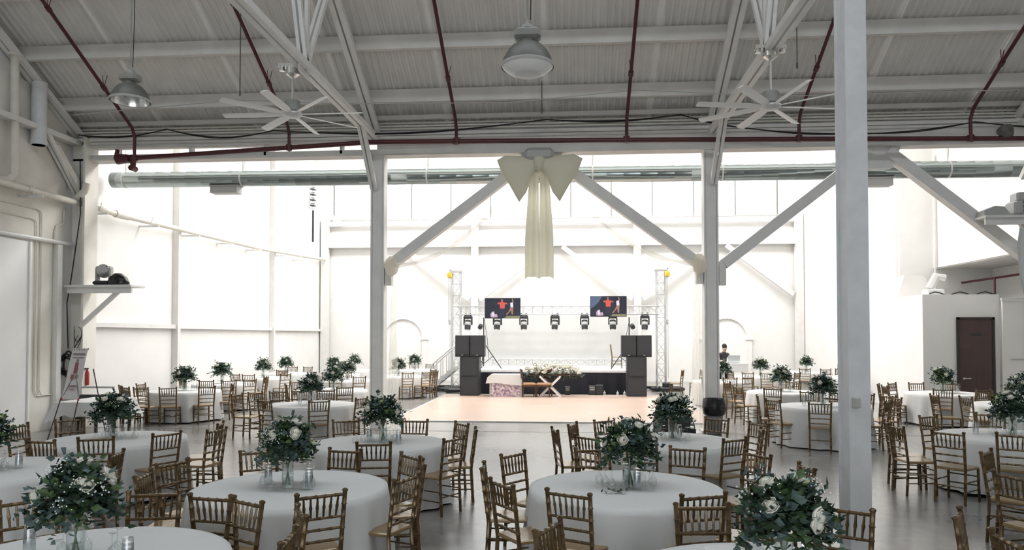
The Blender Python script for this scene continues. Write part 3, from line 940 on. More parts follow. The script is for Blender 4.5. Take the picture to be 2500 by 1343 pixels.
# ================================================================== STAGE
st = thing('stage', 'low stage with white deck and black skirt', 'stage', (-.55, 28.2, 0))
MB().box((0, 2.4, .86), (6.9, 4.8, .08)).build('deck', m_deck, st)
m = MB(); nn = 70; vs = []; fs = []
for i in range(nn + 1):
    x = -3.42 + 6.84 * i / nn
    y = .03 * math.sin(i * 1.15)
    vs += [(x, y, .82), (x, y * 1.4, .01)]
for i in range(nn): fs.append((2 * i, 2 * i + 2, 2 * i + 3, 2 * i + 1))
m._add(vs, fs); m.build('skirt', m_skirt, st)
MB().box((0, 2.4, .4), (6.7, 4.6, .8)).build('frame', m_skirt, st)
bd = MB(); vs = []; fs = []; nn = 40
for i in range(nn + 1):
    x = -3.7 + 6.7 * i / nn; y = 32.3 + .03 * math.sin(i * .9)
    vs += [(x, y, 3.2), (x, y, 2.0), (x, y - .02, .9)]
for i in range(nn): fs += [(3 * i, 3 * i + 3, 3 * i + 4, 3 * i + 1), (3 * i + 1, 3 * i + 4, 3 * i + 5, 3 * i + 2)]
bd._add(vs, fs)
tag(bd.build('backdrop', m_cloth, None, True), 'plain white fabric backdrop behind the stage', 'backdrop')


def truss(name, label, a, b, size, seg, group=None):
    a = Vector(a); b = Vector(b); d = (b - a); L = d.length; d.normalize()
    t = thing(name, label, 'truss', a, group=group)
    u = Vector((0, 1, 0)); w = d.cross(u).normalized()
    cor = [(u * sx + w * sz) * size / 2 for sx, sz in ((-1, -1), (1, -1), (1, 1), (-1, 1))]
    for c in cor: MB().tube([c, c + d * L], .024, 6).build('chord', m_alu, t, True)
    m = MB(); n_ = max(1, round(L / seg))
    for k in range(n_):
        p = d * (L * k / n_); q = d * (L * (k + 1) / n_)
        for i in range(4):
            c0, c1 = cor[i], cor[(i + 1) % 4]
            m.tube([p + c0, q + c1] if k % 2 else [p + c1, q + c0], .012, 4, False)
        if k: 
            for i in range(4): m.tube([p + cor[i], p + cor[(i + 1) % 4]], .01, 4, False)
    m.build('lacing', m_alu, t)
    return t


truss('lighting_truss', 'horizontal aluminium lighting truss above the stage', (-4.75, 31, 3.29), (3.75, 31, 3.29), .34, .4)
truss('floor_truss', 'low aluminium truss lying along the back of the stage', (-3.6, 31.6, 1.1), (2.55, 31.6, 1.1), .24, .35)
for x, l in ((-4.75, 'left'), (3.82, 'right')):
    t = truss('truss_tower', 'upright aluminium truss tower on the %s of the stage' % l, (x, 31, .1), (x, 31, 4.9), .36, .5, 'stage truss towers')
    m = MB(); m.box((0, 0, -.04), (.9, .9, .08))
    for s_ in (-1, 1): m.box((s_ * .5, 0, -.02), (.6, .1, .1)); m.lathe([(.06, -.09), (.06, 0)], 8, (s_ * .75, 0, 0))
    m.build('base', m_dark, t)
    MB().box((0, 0, 4.85), (.55, .5, .06)).build('head_block', m_alu, t)
    h = thing('chain_hoist', 'yellow chain hoist at the top of the %s truss tower' % l, 'hoist', (x + (-.26 if x < 0 else .24), 30.8, 4.78), group='yellow chain hoists')
    MB().lathe([(.03, -.14), (.1, -.1), (.125, 0), (.1, .1), (.03, .13)], 10).build('body', m_yellow, h, True)
    m = MB(); m.tube([(0, 0, .12), (0, 0, .2), (.04, 0, .24)], .02, 5); m.build('hook', m_dark, h)
    m = MB(); m.tube([(.02, 0, -.12), (.02, 0, -4.3)], .012, 5); m.tube([(-.04, 0, -.12), (-.05, 0, -2.0)], .012, 5); m.lathe([(.0, -2.1), (.05, -2.05), (.04, -1.9), (0, -1.87)], 6); m.build('chain', m_greycase, h)


def hang_head():
    t = thing('moving_head_light', 'x', 'spotlight')
    m = MB(); m.box((0, 0, -.03), (.3, .08, .04))
    for s_ in (-1, 1): m.tube([(s_ * .1, 0, .06), (s_ * .12, 0, -.06)], .03, 6)
    m.build('clamp', m_dark, t)
    MB().rbox((0, 0, -.12), (.36, .26, .12), .03).build('base', m_dark, t)
    m = MB()
    for s_ in (-1, 1): m.rbox((s_ * .165, 0, -.3), (.05, .14, .3), .02)
    m.build('yoke', m_dark, t, True)
    hd_ = MB().lathe([(.05, .14), (.12, .12), (.125, -.04), (.135, -.12), (.125, -.27), (.10, -.28)], 14, (0, -.03, -.37), (R(-16), 0, 0)).build('head', m_dark, t, True)
    MB().open_lathe([(.130, -.10), (.146, -.06), (.142, -.01), (.128, .03)], 14, (0, -.03, -.37), (R(-16), 0, 0)).build('ring', m_greycase, hd_, True)
    MB().lathe([(0, -.28), (.09, -.285)], 14, (0, -.03, -.37), (R(-16), 0, 0)).build('lens', m_reflect, hd_, True)
    return t


hh = hang_head(); index_kids(); hk = kids(hh)
ordn = ('first', 'second', 'third', 'fourth', 'fifth', 'sixth', 'seventh')
for i, x in enumerate((-4.24, -2.99, -1.88, -.57, .66, 1.83, 3.15)):
    o = hh if i == 0 else dup(hh, (0, 0, 0), 0, None, None, hk)
    o.location = (x, 30.9, 3.12); o.rotation_euler = (0, 0, rnd.uniform(-.25, .25))
    tag(o, 'black moving-head light hung under the truss, %s from the left' % ordn[i], 'spotlight', 'moving heads on the stage truss')


def tv(x, z, label, bright):
    t = thing('television', label, 'television', (x, 29.6, z), group='stage screens')
    w, h = 1.45, .83
    tcs = MB().rbox((0, 0.03, 0), (w, .07, h), .012).build('case', m_dark, t)
    p = MB(); y = -.012
    def q(u0, v0, u1, v1, mi, dy=0): 
        p.cur = mi; p._add([((u0 - .5) * w * .97, y - dy, (.5 - v1) * h * .96), ((u1 - .5) * w * .97, y - dy, (.5 - v1) * h * .96), ((u1 - .5) * w * .97, y - dy, (.5 - v0) * h * .96), ((u0 - .5) * w * .97, y - dy, (.5 - v0) * h * .96)], [(0, 1, 2, 3)])
    def poly(pts, mi, dy=.002):
        p.cur = mi; p._add([((u - .5) * w * .97, y - dy, (.5 - v) * h * .96) for u, v in pts], [tuple(range(len(pts)))])
    q(0, 0, 1, 1, 0)
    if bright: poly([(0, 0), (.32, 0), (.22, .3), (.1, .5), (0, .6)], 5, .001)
    poly([(.55, 1), (.62, .9), (1, .9), (1, 1)], 4)                              # lit floor
    poly([(.36, .22), (.45, .2), (.47, .12), (.5, .12), (.52, .2), (.62, .24), (.66, .3), (.57, .3), (.56, .52), (.43, .52), (.42, .3), (.36, .29)], 1)   # red shirt
    poly([(.455, .06), (.5, .05), (.51, .12), (.46, .13)], 3)                    # head
    poly([(.43, .52), (.56, .52), (.55, .9), (.5, .9), (.49, .6), (.47, .9), (.42, .9)], 7)
    poly([(.72, .24), (.8, .2), (.81, .45), (.73, .46)], 2)                      # white top
    poly([(.77, .04), (.8, .04), (.82, .2), (.79, .22)], 3)                      # raised arm
    poly([(.73, .46), (.81, .45), (.8, .82), (.76, .82), (.75, .6), (.68, .74), (.63, .85), (.6, .82), (.68, .66)], 3)
    poly([(.15, .8), (.2, .68), (.26, .66), (.27, .8), (.34, .8), (.36, .95), (.24, .98), (.16, .95)], 6)
    poly([(.2, .74), (.24, .7), (.27, .86), (.22, .95)], 2, .003)
    p.build('screen', [m_screen, m_scr_red, m_scr_white, m_scr_skin, m_scr_floor, m_scr_blue, m_scr_pink, m_scr_legs], tcs)
    m = MB(); m.tube([(0, .1, -.1), (0, 1.25, -.05)], .03, 6); m.box((0, .08, 0), (.4, .04, .3)); m.build('mount', m_dark, t)


tv(-2.66, 3.335, 'left wall-type screen over the stage showing a performer in red', False)
tv(1.58, 3.395, 'right screen over the stage showing a performer in red, bluish glare', True)


def speaker_stack(x, l, flip):
    g = 'loudspeakers beside the stage'
    for k in range(2):
        t = thing('subwoofer', '%s black subwoofer in the %s speaker stack' % (('lower', 'upper')[k], l), 'speaker', (x, 27.25, k * .72), group=g)
        cbn = MB().rbox((0, 0, .36), (.70, .7, .718), .008).build('cabinet', m_dark, t)
        MB().box((0, -.355, .36), (.62, .02, .62)).build('grille', m_grille, cbn)
    for k in range(2):
        t = thing('loudspeaker', '%s black loudspeaker on top of the %s speaker stack' % (('left', 'right')[k], l), 'speaker', (x - .272 + .544 * k, 27.25, 1.44), R(-1 if k == 0 else 1), group=g)
        cbn = MB().rbox((0, 0, .4), (.535, .5, .79), .01).build('cabinet', m_dark, t)
        MB().box((0, -.255, .42), (.48, .02, .68)).build('grille', m_grille, cbn)
        MB().box((0, -.26, .07), (.06, .01, .03)).build('badge', m_greycase, cbn)


speaker_stack(-3.64, 'left', 1)
speaker_stack(2.45, 'right', -1)

for x, s_, l in ((-3.4, 1, 'left'), (2.38, -1, 'right')):
    t = thing('lighting_stand', 'tripod lighting stand with small par lamp, %s side of the stage' % l, 'stand', (x, 29.4, .9), group='tripod stands on the stage')
    MB().tube([(0, 0, .1), (0, 0, 2.05)], .022, 6).build('pole', m_dark, t)
    for k in range(3):
        a = R(180 * (s_ < 0) - s_ * 20 + k * 120)
        MB().tube([(0, 0, 1.05), (math.cos(a) * .78, math.sin(a) * .5, .01)], .02, 6).build('leg', m_dark, t)
        MB().tube([(0, 0, .2), (math.cos(a) * .4, math.sin(a) * .26, .5)], .014, 5).build('strut', m_dark, t)
    MB().lathe([(.05, .1), (.09, .06), (.1, -.1), (.0, -.1)], 10, (-.12 * s_, -.05, 1.7), (R(60), 0, R(20 * s_))).build('par_lamp', m_dark, t, True)
    m = MB(); m.tube([(.02, 0, 2.0), (.14 * s_, .02, 1.2), (.2 * s_, .05, .4)], .01, 5); m.build('cable', m_black, t)

# stage stairs
t = thing('stage_stairs', 'grey metal stage stairs with curved handrails, left of the stage', 'stairs', (-4.75, 29.6, 0))
for k in range(4):
    MB().box((-.55 + .0 + k * .22 - .1, 0, .2 + k * .2), (.26, .9, .04)).build('tread', m_greycase, t)
for s_ in (-1, 1):
    m = MB(); m.beam((-.85, s_ * .46, .05), (.25, s_ * .46, .95), .05, .14); m.build('stringer', m_alu, t)
    m = MB(); m.tube([(-.75, s_ * .46, .1), (-.75, s_ * .46, .95), (-.66, s_ * .46, 1.1), (.1, s_ * .46, 1.75), (.25, s_ * .46, 1.78)], .025, 6)
    for k in range(4): m.tube([(-.5 + k * .24, s_ * .46, .3 + k * .2), (-.5 + k * .24, s_ * .46, 1.2 + k * .2)], .018, 5)
    m.build('handrail', m_alu, t, True)
MB().box((-.3, 0, .06), (1.2, .8, .1)).build('base', m_dark, t)

# couple's table group in front of the stage
t = thing('draped_table', 'white-draped low table with pink sequined front before the stage', 'table', (-2.33, 26.9, 0))
m = MB(); pro = [(-.66, .5), (-.6, .72), (-.48, .82), (.5, .82), (.62, .8), (.64, .42), (.2, .46), (-.3, .52)]
m.prism(pro, 'y', -.42, .42); m.build('cloth', m_cloth, t)
MB().prism([(-.48, .02), (.62, .02), (.62, .44), (-.48, .52)], 'y', -.38, .38).build('sequin_panel', m_sequin, t)
m = MB()
for x in (-.5, .62):
    m.box((x, -.39, .26), (.04, .04, .52))
m.build('frame', m_greycase, t)


def lounge_chair(x, label):
    t = thing('side_chair', label, 'chair', (x, 26.6, 0), R(-165), group='tan chairs at the couple table')
    MB().rbox((0, 0, .48), (.52, .5, .1), .035).build('seat', m_tan, t)
    MB().box((0, 0, .41), (.5, .48, .05)).build('apron', m_walnut, t)
    for sx in (-1, 1):
        for sy in (-1, 1):
            MB().tube([(sx * .22, sy * .21, .4), (sx * .23, sy * .23, 0)], [.028, .02], 8).build('leg', m_walnut, t)
        MB().tube([(sx * .22, -.22, .42), (sx * .22, -.28, 1.02)], .024, 8).build('back_post', m_walnut, t)
    MB().rbox((0, -.26, .84), (.44, .06, .32), .02).build('backrest', m_walnut, t)
    return t


c_ = lounge_chair(-1.45, 'dark wooden chair with tan seat beside the sequined table')
c_.rotation_euler = (0, 0, R(-80))
c_ = lounge_chair(-.88, 'dark wooden chair with tan seat behind the white X leg')
c_.rotation_euler = (0, 0, R(170))
t = thing('trestle_table', 'small table on white crossed legs holding a flower garland', 'table', (-.55, 26.95, 0))
MB().box((-.05, 0, .78), (1.9, .55, .04)).build('table_top', m_walnut, t)
for s_ in (-1, 1):
    m = MB(); m.beam((-.38 * s_ - .12, -.3, .01), (.38 * s_ - .12, -.3, .76), .07, .06, (0, 1, 0)); m.build('leg', m_deck, t)
    m = MB(); m.beam((-.38 * s_ - .12, .25, .01), (.38 * s_ - .12, .25, .76), .07, .06, (0, 1, 0)); m.build('leg', m_deck, t)
for i, (x, w, h, l) in enumerate(((.86, .26, .36, 'black box with white marks under the stage edge'), (1.12, .28, .4, 'taller black box beside the marked one by the stage'), (-.05 , .2, .34, 'small black box behind the crossed white legs'))):
    m = MB(); m.rbox((0, 0, h / 2), (w, .3, h), .02); m.cur = 1
    if i != 1:
        for k in range(2): m.box((0, -.152, h * (.62 + .2 * k)), (w * .7, .006, .03))
    tag(m.build('floor_box', [m_dark, m_greycase], None, False, (x, 27.6, 0)), l, 'box')
for i, x in enumerate((1.38, 2.12, 1.86)):
    m = MB(); m.lathe([(.0, 0), (.045, 0), (.045, .1), (.02, .12), (.015, .17), (0, .17)], 8)
    tag(m.build('candle', m_whitecase, None, True, (x - .05, 27.85 - .05 * i, .0)), 'small white candle on the floor by the stage, %s' % ('nearest the black boxes', 'next to the right speaker', 'middle one')[i], 'candle', 'floor candles')
m = MB(); m.rbox((0, 0, .1), (1.3, .5, .12), .03)
for s_ in (-1, 1): m.lathe([(.09, -.04), (.09, .04)], 10, (s_ * .5, -.2, .09), (PI / 2, 0, 0))
m.rbox((0, 0, .25), (.4, .3, .2), .03)
tag(m.build('equipment_dolly', m_dark, None, False, (3.95, 30.0, 0)), 'low black equipment dolly at the foot of the right tower', 'dolly')
m = MB(); m.rbox((0, 0, .1), (1.0, .5, .12), .03)
for s_ in (-1, 1): m.lathe([(.09, -.04), (.09, .04)], 10, (s_ * .4, -.2, .09), (PI / 2, 0, 0))
tag(m.build('equipment_dolly', m_dark, None, False, (-4.3, 28.6, 0)), 'low black wheeled base below the stage stairs', 'dolly')


# ================================================================== CHAIRS
def segs(a, b, r, k, ring=1.32, n=6):
    """bamboo-turned rod: k knots along a-b"""
    a = Vector(a); b = Vector(b); pts = []; rs = []
    for i in range(k + 1):
        f = i / k
        if i in (0, k):
            pts.append(a.lerp(b, f)); rs.append(r)
        else:
            for df, m_ in ((-.018, 1), (0, ring), (.018, 1)):
                pts.append(a.lerp(b, f + df)); rs.append(r * m_)
    return pts, rs


def chair_meshes():
    me = {}
    def rod(name, a, b, r, k, n=6):
        p, rs = segs(a, b, r, k); return MB().tube(p, rs, n).mesh(name, m_gold, True)
    for s_, nm in ((-1, 'l'), (1, 'r')):
        p1, r1 = segs((s_ * .185, -.215, 0), (s_ * .183, -.19, .44), .0185, 3)
        p2, r2 = segs((s_ * .183, -.19, .44), (s_ * .196, -.255, .935), .0185, 5)
        p = p1 + p2[1:] + [(s_ * .1965, -.257, .945), (s_ * .197, -.258, .957), (s_ * .1972, -.259, .965)]
        rs = r1 + r2[1:] + [.024, .023, .009]
        me['rear_' + nm] = MB().tube(p, rs, 7).mesh('rear_leg', m_gold, True)
        me['front_' + nm] = rod('front_leg', (s_ * .19, .20, 0), (s_ * .185, .185, .44), .0175, 3, 7)
    W2 = lambda z: .183 + .013 * (z - .44) / .495
    Y2 = lambda z: -.19 - .065 * (z - .44) / .495
    me['top'] = rod('top_rail', (-W2(.915), Y2(.915), .915), (W2(.915), Y2(.915), .915), .0145, 5)
    me['rails'] = [rod('back_rail', (-W2(z), Y2(z), z), (W2(z), Y2(z), z), .0125, 4) for z in (.735, .64, .545)]
    sp_ = []
    for i in range(6):
        f = (i - 2.5) / 2.5
        a = Vector((f * .128, Y2(.74), .74)); b = Vector((f * .142, Y2(.912), .912))
        pts = [a, a.lerp(b, .38), a.lerp(b, .5), a.lerp(b, .62), b]
        sp_.append(MB().tube(pts, [.008, .0105, .0145, .0105, .008], 5).mesh('spindle', m_gold, True))
    me['sp'] = sp_
    s2 = MB(); st_ = []
    # seat: slightly trapezoid with rounded front, dished edge
    out = [(-.185, -.20), (.185, -.20), (.205, .0), (.205, .17), (.185, .205), (-.185, .205), (-.205, .17), (-.205, .0)]
    vs = []
    for k, z in ((.93, .438), (1, .446), (1, .464), (.95, .474)):
        vs += [(x * k, y * k, z) for x, y in out]
    fs = [tuple(range(7, -1, -1)), tuple(range(24, 32))]
    for k in range(3):
        for i in range(8):
            j = (i + 1) % 8; fs.append((k * 8 + i, k * 8 + j, k * 8 + 8 + j, k * 8 + 8 + i))
    s2._add(vs, fs); me['seat'] = s2.mesh('seat', m_seat)
    for z in (.17, .29):
        for s_ in (-1, 1): st_.append(rod('stretcher', (s_ * .187, -.205, z), (s_ * .188, .195, z), .009, 3, 5))
        st_.append(rod('stretcher', (-.187, .192, z + .05), (.187, .192, z + .05), .009, 3, 5))
    st_.append(rod('stretcher', (-.184, -.205, .23), (.184, -.205, .23), .009, 3, 5))
    me['st'] = st_
    return me


CM = chair_meshes()


def chair_parts(root):
    for k in ('l', 'r'):
        obj('rear_leg', CM['rear_' + k], root); obj('front_leg', CM['front_' + k], root)
    obj('seat', CM['seat'], root); obj('top_rail', CM['top'], root)
    for q in CM['rails']: obj('back_rail', q, root)
    for q in CM['sp']: obj('spindle', q, root)
    for q in CM['st']: obj('stretcher', q, root)


def join_meshes(name, meshes, mat):
    m = MB()
    for q in meshes: m._add([v.co[:] for v in q.vertices], [tuple(p.vertices) for p in q.polygons])
    return m.mesh(name, mat, True)


FARBACK = join_meshes('backrest', [CM['top']] + CM['rails'] + CM['sp'], m_gold)
FARSTR = join_meshes('stretcher_set', CM['st'], m_gold)


def chair_parts_far(root):
    for k in ('l', 'r'):
        obj('rear_leg', CM['rear_' + k], root); obj('front_leg', CM['front_' + k], root)
    obj('seat', CM['seat'], root); obj('backrest', FARBACK, root); obj('stretcher_set', FARSTR, root)


# table id: (x, y, words that single the table out)
TABLES = {
 't1': (-2.63, 6.85, 'front-row table left of the aisle'), 't2': (0.53, 7.09, 'front-row table right of the aisle'),
 't3': (-2.55, 9.78, 'second-row table left of the aisle'), 't4': (-6.3, 9.88, 'second-row table at far left'),
 't5': (-3.09, 4.47, 'cut-off table at bottom left'), 't6': (1.19, 4.36, 'cut-off table beside the near column'),
 't7': (-6.24, 7.47, 'table cut by the left edge'), 't8': (1.38, 10.31, 'second-row table right of the aisle'),
 't9': (-5.4, 15.21, 'table just before the left post'), 't10': (-10.1, 18.75, 'table below the wall shelf'),
 't11': (5.19, 15.57, 'table behind the near column'), 't12': (6.31, 11.15, 'large table at the right edge'),
 't13': (5.53, 19.61, 'table right of the trash can'), 't14': (9.45, 19.4, 'table before the brown door'),
 't15': (-6.27, 19.28, 'table behind the left post'), 't16': (-10.45, 21.7, 'second table along the left wall'),
 't17': (-10.6, 24.9, 'third table along the left wall'), 't18': (-11.0, 28.0, 'farthest table along the left wall'),
 't19': (-8.9, 27.6, 'far table in the left middle'), 't20': (-7.24, 23.82, 'far table second behind left post'),
 't21': (-9.1, 30.9, 'farthest table near left arch'), 't22': (-6.15, 26.4, 'table beside the stage stairs'),
 't23': (4.9, 24.2, 'far table behind the right post'), 't24': (6.9, 27.3, 'far table before the laptop man'),
 't25': (9.6, 30.6, 'farthest table in the right corner'), 't26': (9.9, 27.0, 'far table beside the small room'),
 't27': (9.5, 16.3, 'right-edge table behind the large one'), 't28': (3.95, 4.8, 'table beyond the bottom right corner'),
 't29': (5.75, 7.5, 'table just outside the right edge'), 't30': (-6.6, 31.4, 'farthest table left of the stairs')}
SEATS = {'t1': [(126, 1.31), (83, 1.2), (43, 1.3), (20, 1.26), (-15, 1.17), (-98, 1.12), (-58, 1.14), (168, 1.35), (-165, 1.3)],
 't2': [(143, 1.41), (177, 1.36), (-146, 1.33), (102, 1.28), (60, 1.6), (35, 1.81), (-28, 1.16), (-116, 1.15), (-64, 1.14), (9, 1.78)],
 't3': [(125, 1.39), (79, 1.24), (41, 1.32), (8, 1.3), (-32, 1.33), (-78, 1.16)],
 't4': [(178, 1.5), (147, 1.51), (21, 1.35), (-7, 1.55), (-30, 1.25), (-68, 1.16), (-93, 1.39)],
 't5': [(101, 1.3), (60, 1.22), (32, 1.38), (4, 1.32), (138, 1.45)], 't6': [(99, 1.28), (57, 1.5), (156, 1.45)], 't7': [(8, 1.37)],
 't8': [(-170, 1.59), (165, 1.37), (-140, 1.51), (134, 1.19), (-114, 1.16), (-58, 1.16), (55, 1.54), (26, 1.51), (-3, 1.2)],
 't9': [(168, 1.85), (151, 1.85), (-118, 1.16), (-64, 1.16), (-17, 1.16), (135, 1.75), (118, 1.75), (99, 1.7)],
 't10': [(-124, 1.5), (-146, 1.5), (-102, 1.5), (178, 1.21), (-77, 1.4), (-40, 1.4), (12, 1.2)],
 't11': [(-156, 1.25), (162, 1.28), (-111, 1.3), (81, 1.75), (61, 1.75), (-39, 1.16), (42, 1.74), (25, 1.75), (7, 1.54)],
 't12': [(175, 1.63), (-168, 1.76), (-143, 1.69), (-117, 1.33), (121, 1.16), (70, 1.53)],
 't13': [(-115, 1.5), (-151, 1.5), (145, 1.5), (64, 1.5)],
 't14': [(-118, 1.25), (-78, 1.25), (-40, 1.3), (155, 1.5), (178, 1.45), (95, 1.3), (58, 1.4), (122, 1.45)],
 't15': [(-148, 1.2), (-61, 1.5), (27, 1.2), (2, 1.2), (149, 1.5)],
 't16': [(-82, 1.5), (-59, 1.5), (-128, 1.2), (35, 1.2), (-166, 1.2), (-36, 1.5), (10, 1.29)],
 't17': [(-112, 1.2), (-84, 1.5), (78, 1.2), (-38, 1.5)], 't18': [(101, 1.5), (76, 1.5), (-74, 1.3)], 't19': [(-75, 1.2)],
 't20': [(-60, 1.5), (-88, 1.5), (110, 1.5), (150, 1.5)], 't22': [(-65, 1.5), (-35, 1.44), (-8, 1.4), (17, 1.35), (45, 1.5)],
 't23': [(-62, 1.2), (-92, 1.5), (-117, 1.5)], 't24': [(-120, 1.5), (-155, 1.3), (-72, 1.5), (-96, 1.5), (-50, 1.5)],
 't25': [(-112, 1.25), (-58, 1.5), (-82, 1.5)], 't26': [(-62, 1.5), (-97, 1.5)], 't27': [(-167, 1.33), (-187, 1.69), (93, 1.3)],
 't28': [(150, 1.38), (178, 1.2)], 't30': [(133, 1.2), (104, 1.38), (76, 1.5)], 't29': [(141, 1.54), (-165, 1.8)]}

PROTO = thing('chiavari_chair', 'x', 'chair'); chair_parts(PROTO)
PROTOF = thing('chiavari_chair', 'x', 'chair'); chair_parts_far(PROTOF)
index_kids()
PK, PKF = kids(PROTO), kids(PROTOF)
used = {}
SECT = ['near', 'near right', 'right', 'far right', 'far', 'far left', 'left', 'near left']


def put_chair(x, y, rz, label, group, z=0.0):
    far = y > 21.5
    src, ks = (PROTOF, PKF) if far else (PROTO, PK)
    if not used.get(far):
        used[far] = True; o = src
    else:
        o = dup(src, (0, 0, 0), 0, None, None, ks)
    o.location = (x, y, z); o.rotation_euler = (0, 0, rz)
    tag(o, label, 'chair', group)
    return o


for k, lst in SEATS.items():
    tx, ty, words = TABLES[k]
    camdir = math.degrees(math.atan2(-ty, -tx))
    recs = []
    for a, d in lst:
        rel = (a - camdir + 22.5) % 360
        recs.append([SECT[int(rel // 45)], a, d, tx / ty + d * math.cos(R(a)) / ty])
    for s_ in set(r[0] for r in recs):
        same = sorted([r for r in recs if r[0] == s_], key=lambda r: (tx + r[2] * math.cos(R(r[1]))) / (ty + r[2] * math.sin(R(r[1]))))
        for i, r in enumerate(same):
            pre = '' if len(same) == 1 else (('left of two, ', 'right of two, ') if len(same) == 2 else ('leftmost, ', 'middle, ', 'rightmost, ') if len(same) == 3 else ('first, ', 'second, ', 'third, ', 'fourth, '))[i]
            words_l = 'gold chair, %s%s side of %s' % (pre, s_, words)
            r.append(words_l)
    for s_, a, d, _, label in recs:
        ca, sa = math.cos(R(a)), math.sin(R(a)); d = max(d, 1.22)
        bx_, by_ = tx + d * ca, ty + d * sa
        jit = rnd.uniform(-7, 7)
        face = R(a + 180 + jit)
        x, y = bx_ + .25 * math.cos(face), by_ + .25 * math.sin(face)
        put_chair(x, y, face - PI / 2, label, 'gold banquet chairs')
put_chair(3.95, 27.7, R(70), 'gold chair right of the stage, nearer the speaker', 'gold banquet chairs')
put_chair(4.75, 27.9, R(110), 'gold chair right of the stage, seen behind the sheer drape', 'gold banquet chairs')
put_chair(1.95, 30.3, R(-95), 'gold chair standing on the stage beside the right speaker', 'gold banquet chairs', .9)


# ================================================================== TABLES
def cloth_mesh(seed, hem, dip):
    r_ = random.Random(seed)
    n = 120; rows = [0, .08, .25, .5, .75, 1.0]
    ph = [r_.uniform(0, 6.28) for _ in range(4)]
    vs = [(0, 0, .772)]
    fs = []
    def fold(t): return .55 * math.sin(13 * t + ph[0] + .8 * math.sin(2 * t)) + .35 * math.sin(19 * t + ph[1]) + .25 * math.sin(7 * t + ph[2])
    for r in (.3, .6, .86, .905):
        z = .772 if r < .88 else .766
        for i in range(n):
            t = 2 * PI * i / n; vs.append((r * math.cos(t), r * math.sin(t), z + (.0015 * math.sin(3 * t + r * 9 + ph[3]))))
    for f in rows[1:]:
        for i in range(n):
            t = 2 * PI * i / n
            zb = hem + dip * (.5 - .5 * math.cos(4 * t + ph[3]))
            rr = .915 + .055 * f + (.062 * f ** .8) * fold(t)
            vs.append((rr * math.cos(t), rr * math.sin(t), .76 + (zb - .76) * f))
    for i in range(n): fs.append((0, 1 + i, 1 + (i + 1) % n))
    nr = 4 + len(rows) - 1
    for k in range(nr - 1):
        for i in range(n):
            j = (i + 1) % n; fs.append((1 + k * n + i, 1 + k * n + n + i, 1 + k * n + n + j, 1 + k * n + j))
    m = MB(); m._add(vs, fs)
    return m.mesh('tablecloth', m_cloth, 'all')


CL = [cloth_mesh(1, .02, 0.0), cloth_mesh(2, .03, .02), cloth_mesh(3, .02, .12)]
TT = MB().lathe([(0, .735), (.89, .735), (.895, .745), (.89, .757), (0, .757)], 32).mesh('table_top', m_walnut)
_lg = []
for q in range(4):
    a = PI / 4 + q * PI / 2
    _lg.append(MB().tube([(math.cos(a) * .5, math.sin(a) * .5, 0), (math.cos(a) * .55, math.sin(a) * .55, .735)], .02, 6).mesh('leg', m_greycase))
for i, (k, (x, y, words)) in enumerate(TABLES.items()):
    t = thing('banquet_table', 'round white-draped %s' % words.replace('table', 'banquet table'), 'table', (x, y, 0), rnd.uniform(0, 6), group='round banquet tables')
    obj('tablecloth', CL[2 if k in ('t1', 't2', 't5', 't6') else i % 2], t)
    obj('table_top', TT, t)
    for q in _lg: obj('leg', q, t)

# rectangular table on the left with pointed cloth
t = thing('rectangular_table', 'rectangular table under a white cloth below the banner', 'table', (-10.66, 15.95, 0), R(2))
m = MB()
hx, hy = .5, .72
top = [(-hx, -hy), (hx, -hy), (hx, hy), (-hx, hy)]
per = []
for i in range(4):
    a = Vector(top[i]); b = Vector(top[(i + 1) % 4])
    for j in range(8): per.append((a.lerp(b, j / 8), j))
vs = [(0, 0, .765)] + [(p.x, p.y, .765) for p, j in per] 
for p, j in per:
    n_ = p.normalized(); edge = abs(j - 0) if j < 4 else 8 - j
    drop = .44 if j == 0 else .30 + .03 * math.sin(j * 2.2)
    out = .13 if j == 0 else .03 + .02 * math.sin(j * 2.4)
    q = Vector((p.x + (out if p.x > hx - .01 else -out if p.x < -hx + .01 else 0), p.y + (out if p.y > hy - .01 else -out if p.y < -hy + .01 else 0)))
    vs.append((q.x, q.y, .765 - drop))
N = len(per)
fs = [(0, 1 + i, 1 + (i + 1) % N) for i in range(N)] + [(1 + i, 1 + N + i, 1 + N + (i + 1) % N, 1 + (i + 1) % N) for i in range(N)]
m._add(vs, fs); m.build('tablecloth', m_cloth, t, True)
MB().box((0, 0, .745), (.96, 1.4, .03)).build('table_top', m_walnut, t)
for sx in (-1, 1):
    for sy in (-1, 1): MB().tube([(sx * .4, sy * .62, 0), (sx * .4, sy * .62, .73)], .025, 6).build('leg', m_dark, t)

# banner on X stand
t = thing('banner_stand', 'grey printed banner on a tilted X stand by the left wall', 'banner', (-10.5, 14.85, 0))
bn = MB(); L0 = Vector((-.2, .0, .88)); R0 = Vector((.18, 0, .86)); L1 = Vector((-.13, .25, 1.94)); R1 = Vector((.21, .25, 1.94))
def bp_(u, v): return (L0.lerp(R0, u)).lerp(L1.lerp(R1, u), v)
vs = []; 
for v in range(7):
    for u in range(2): vs.append(bp_(u, v / 6) + Vector((0, .015 * math.sin(v * 1.1), 0)))
bn._add(vs, [(2 * i, 2 * i + 1, 2 * i + 3, 2 * i + 2) for i in range(6)]); vnl = bn.build('vinyl', m_banner, t, True)
def patch(u0, v0, u1, v1, mi):
    o_ = Vector((0, -.018, .004))
    MB()._add([bp_(u0, v0) + o_, bp_(u1, v0) + o_, bp_(u1, v1) + o_, bp_(u0, v1) + o_], [(0, 1, 2, 3)]).build('print', (m_ink, m_inkred)[mi], vnl)
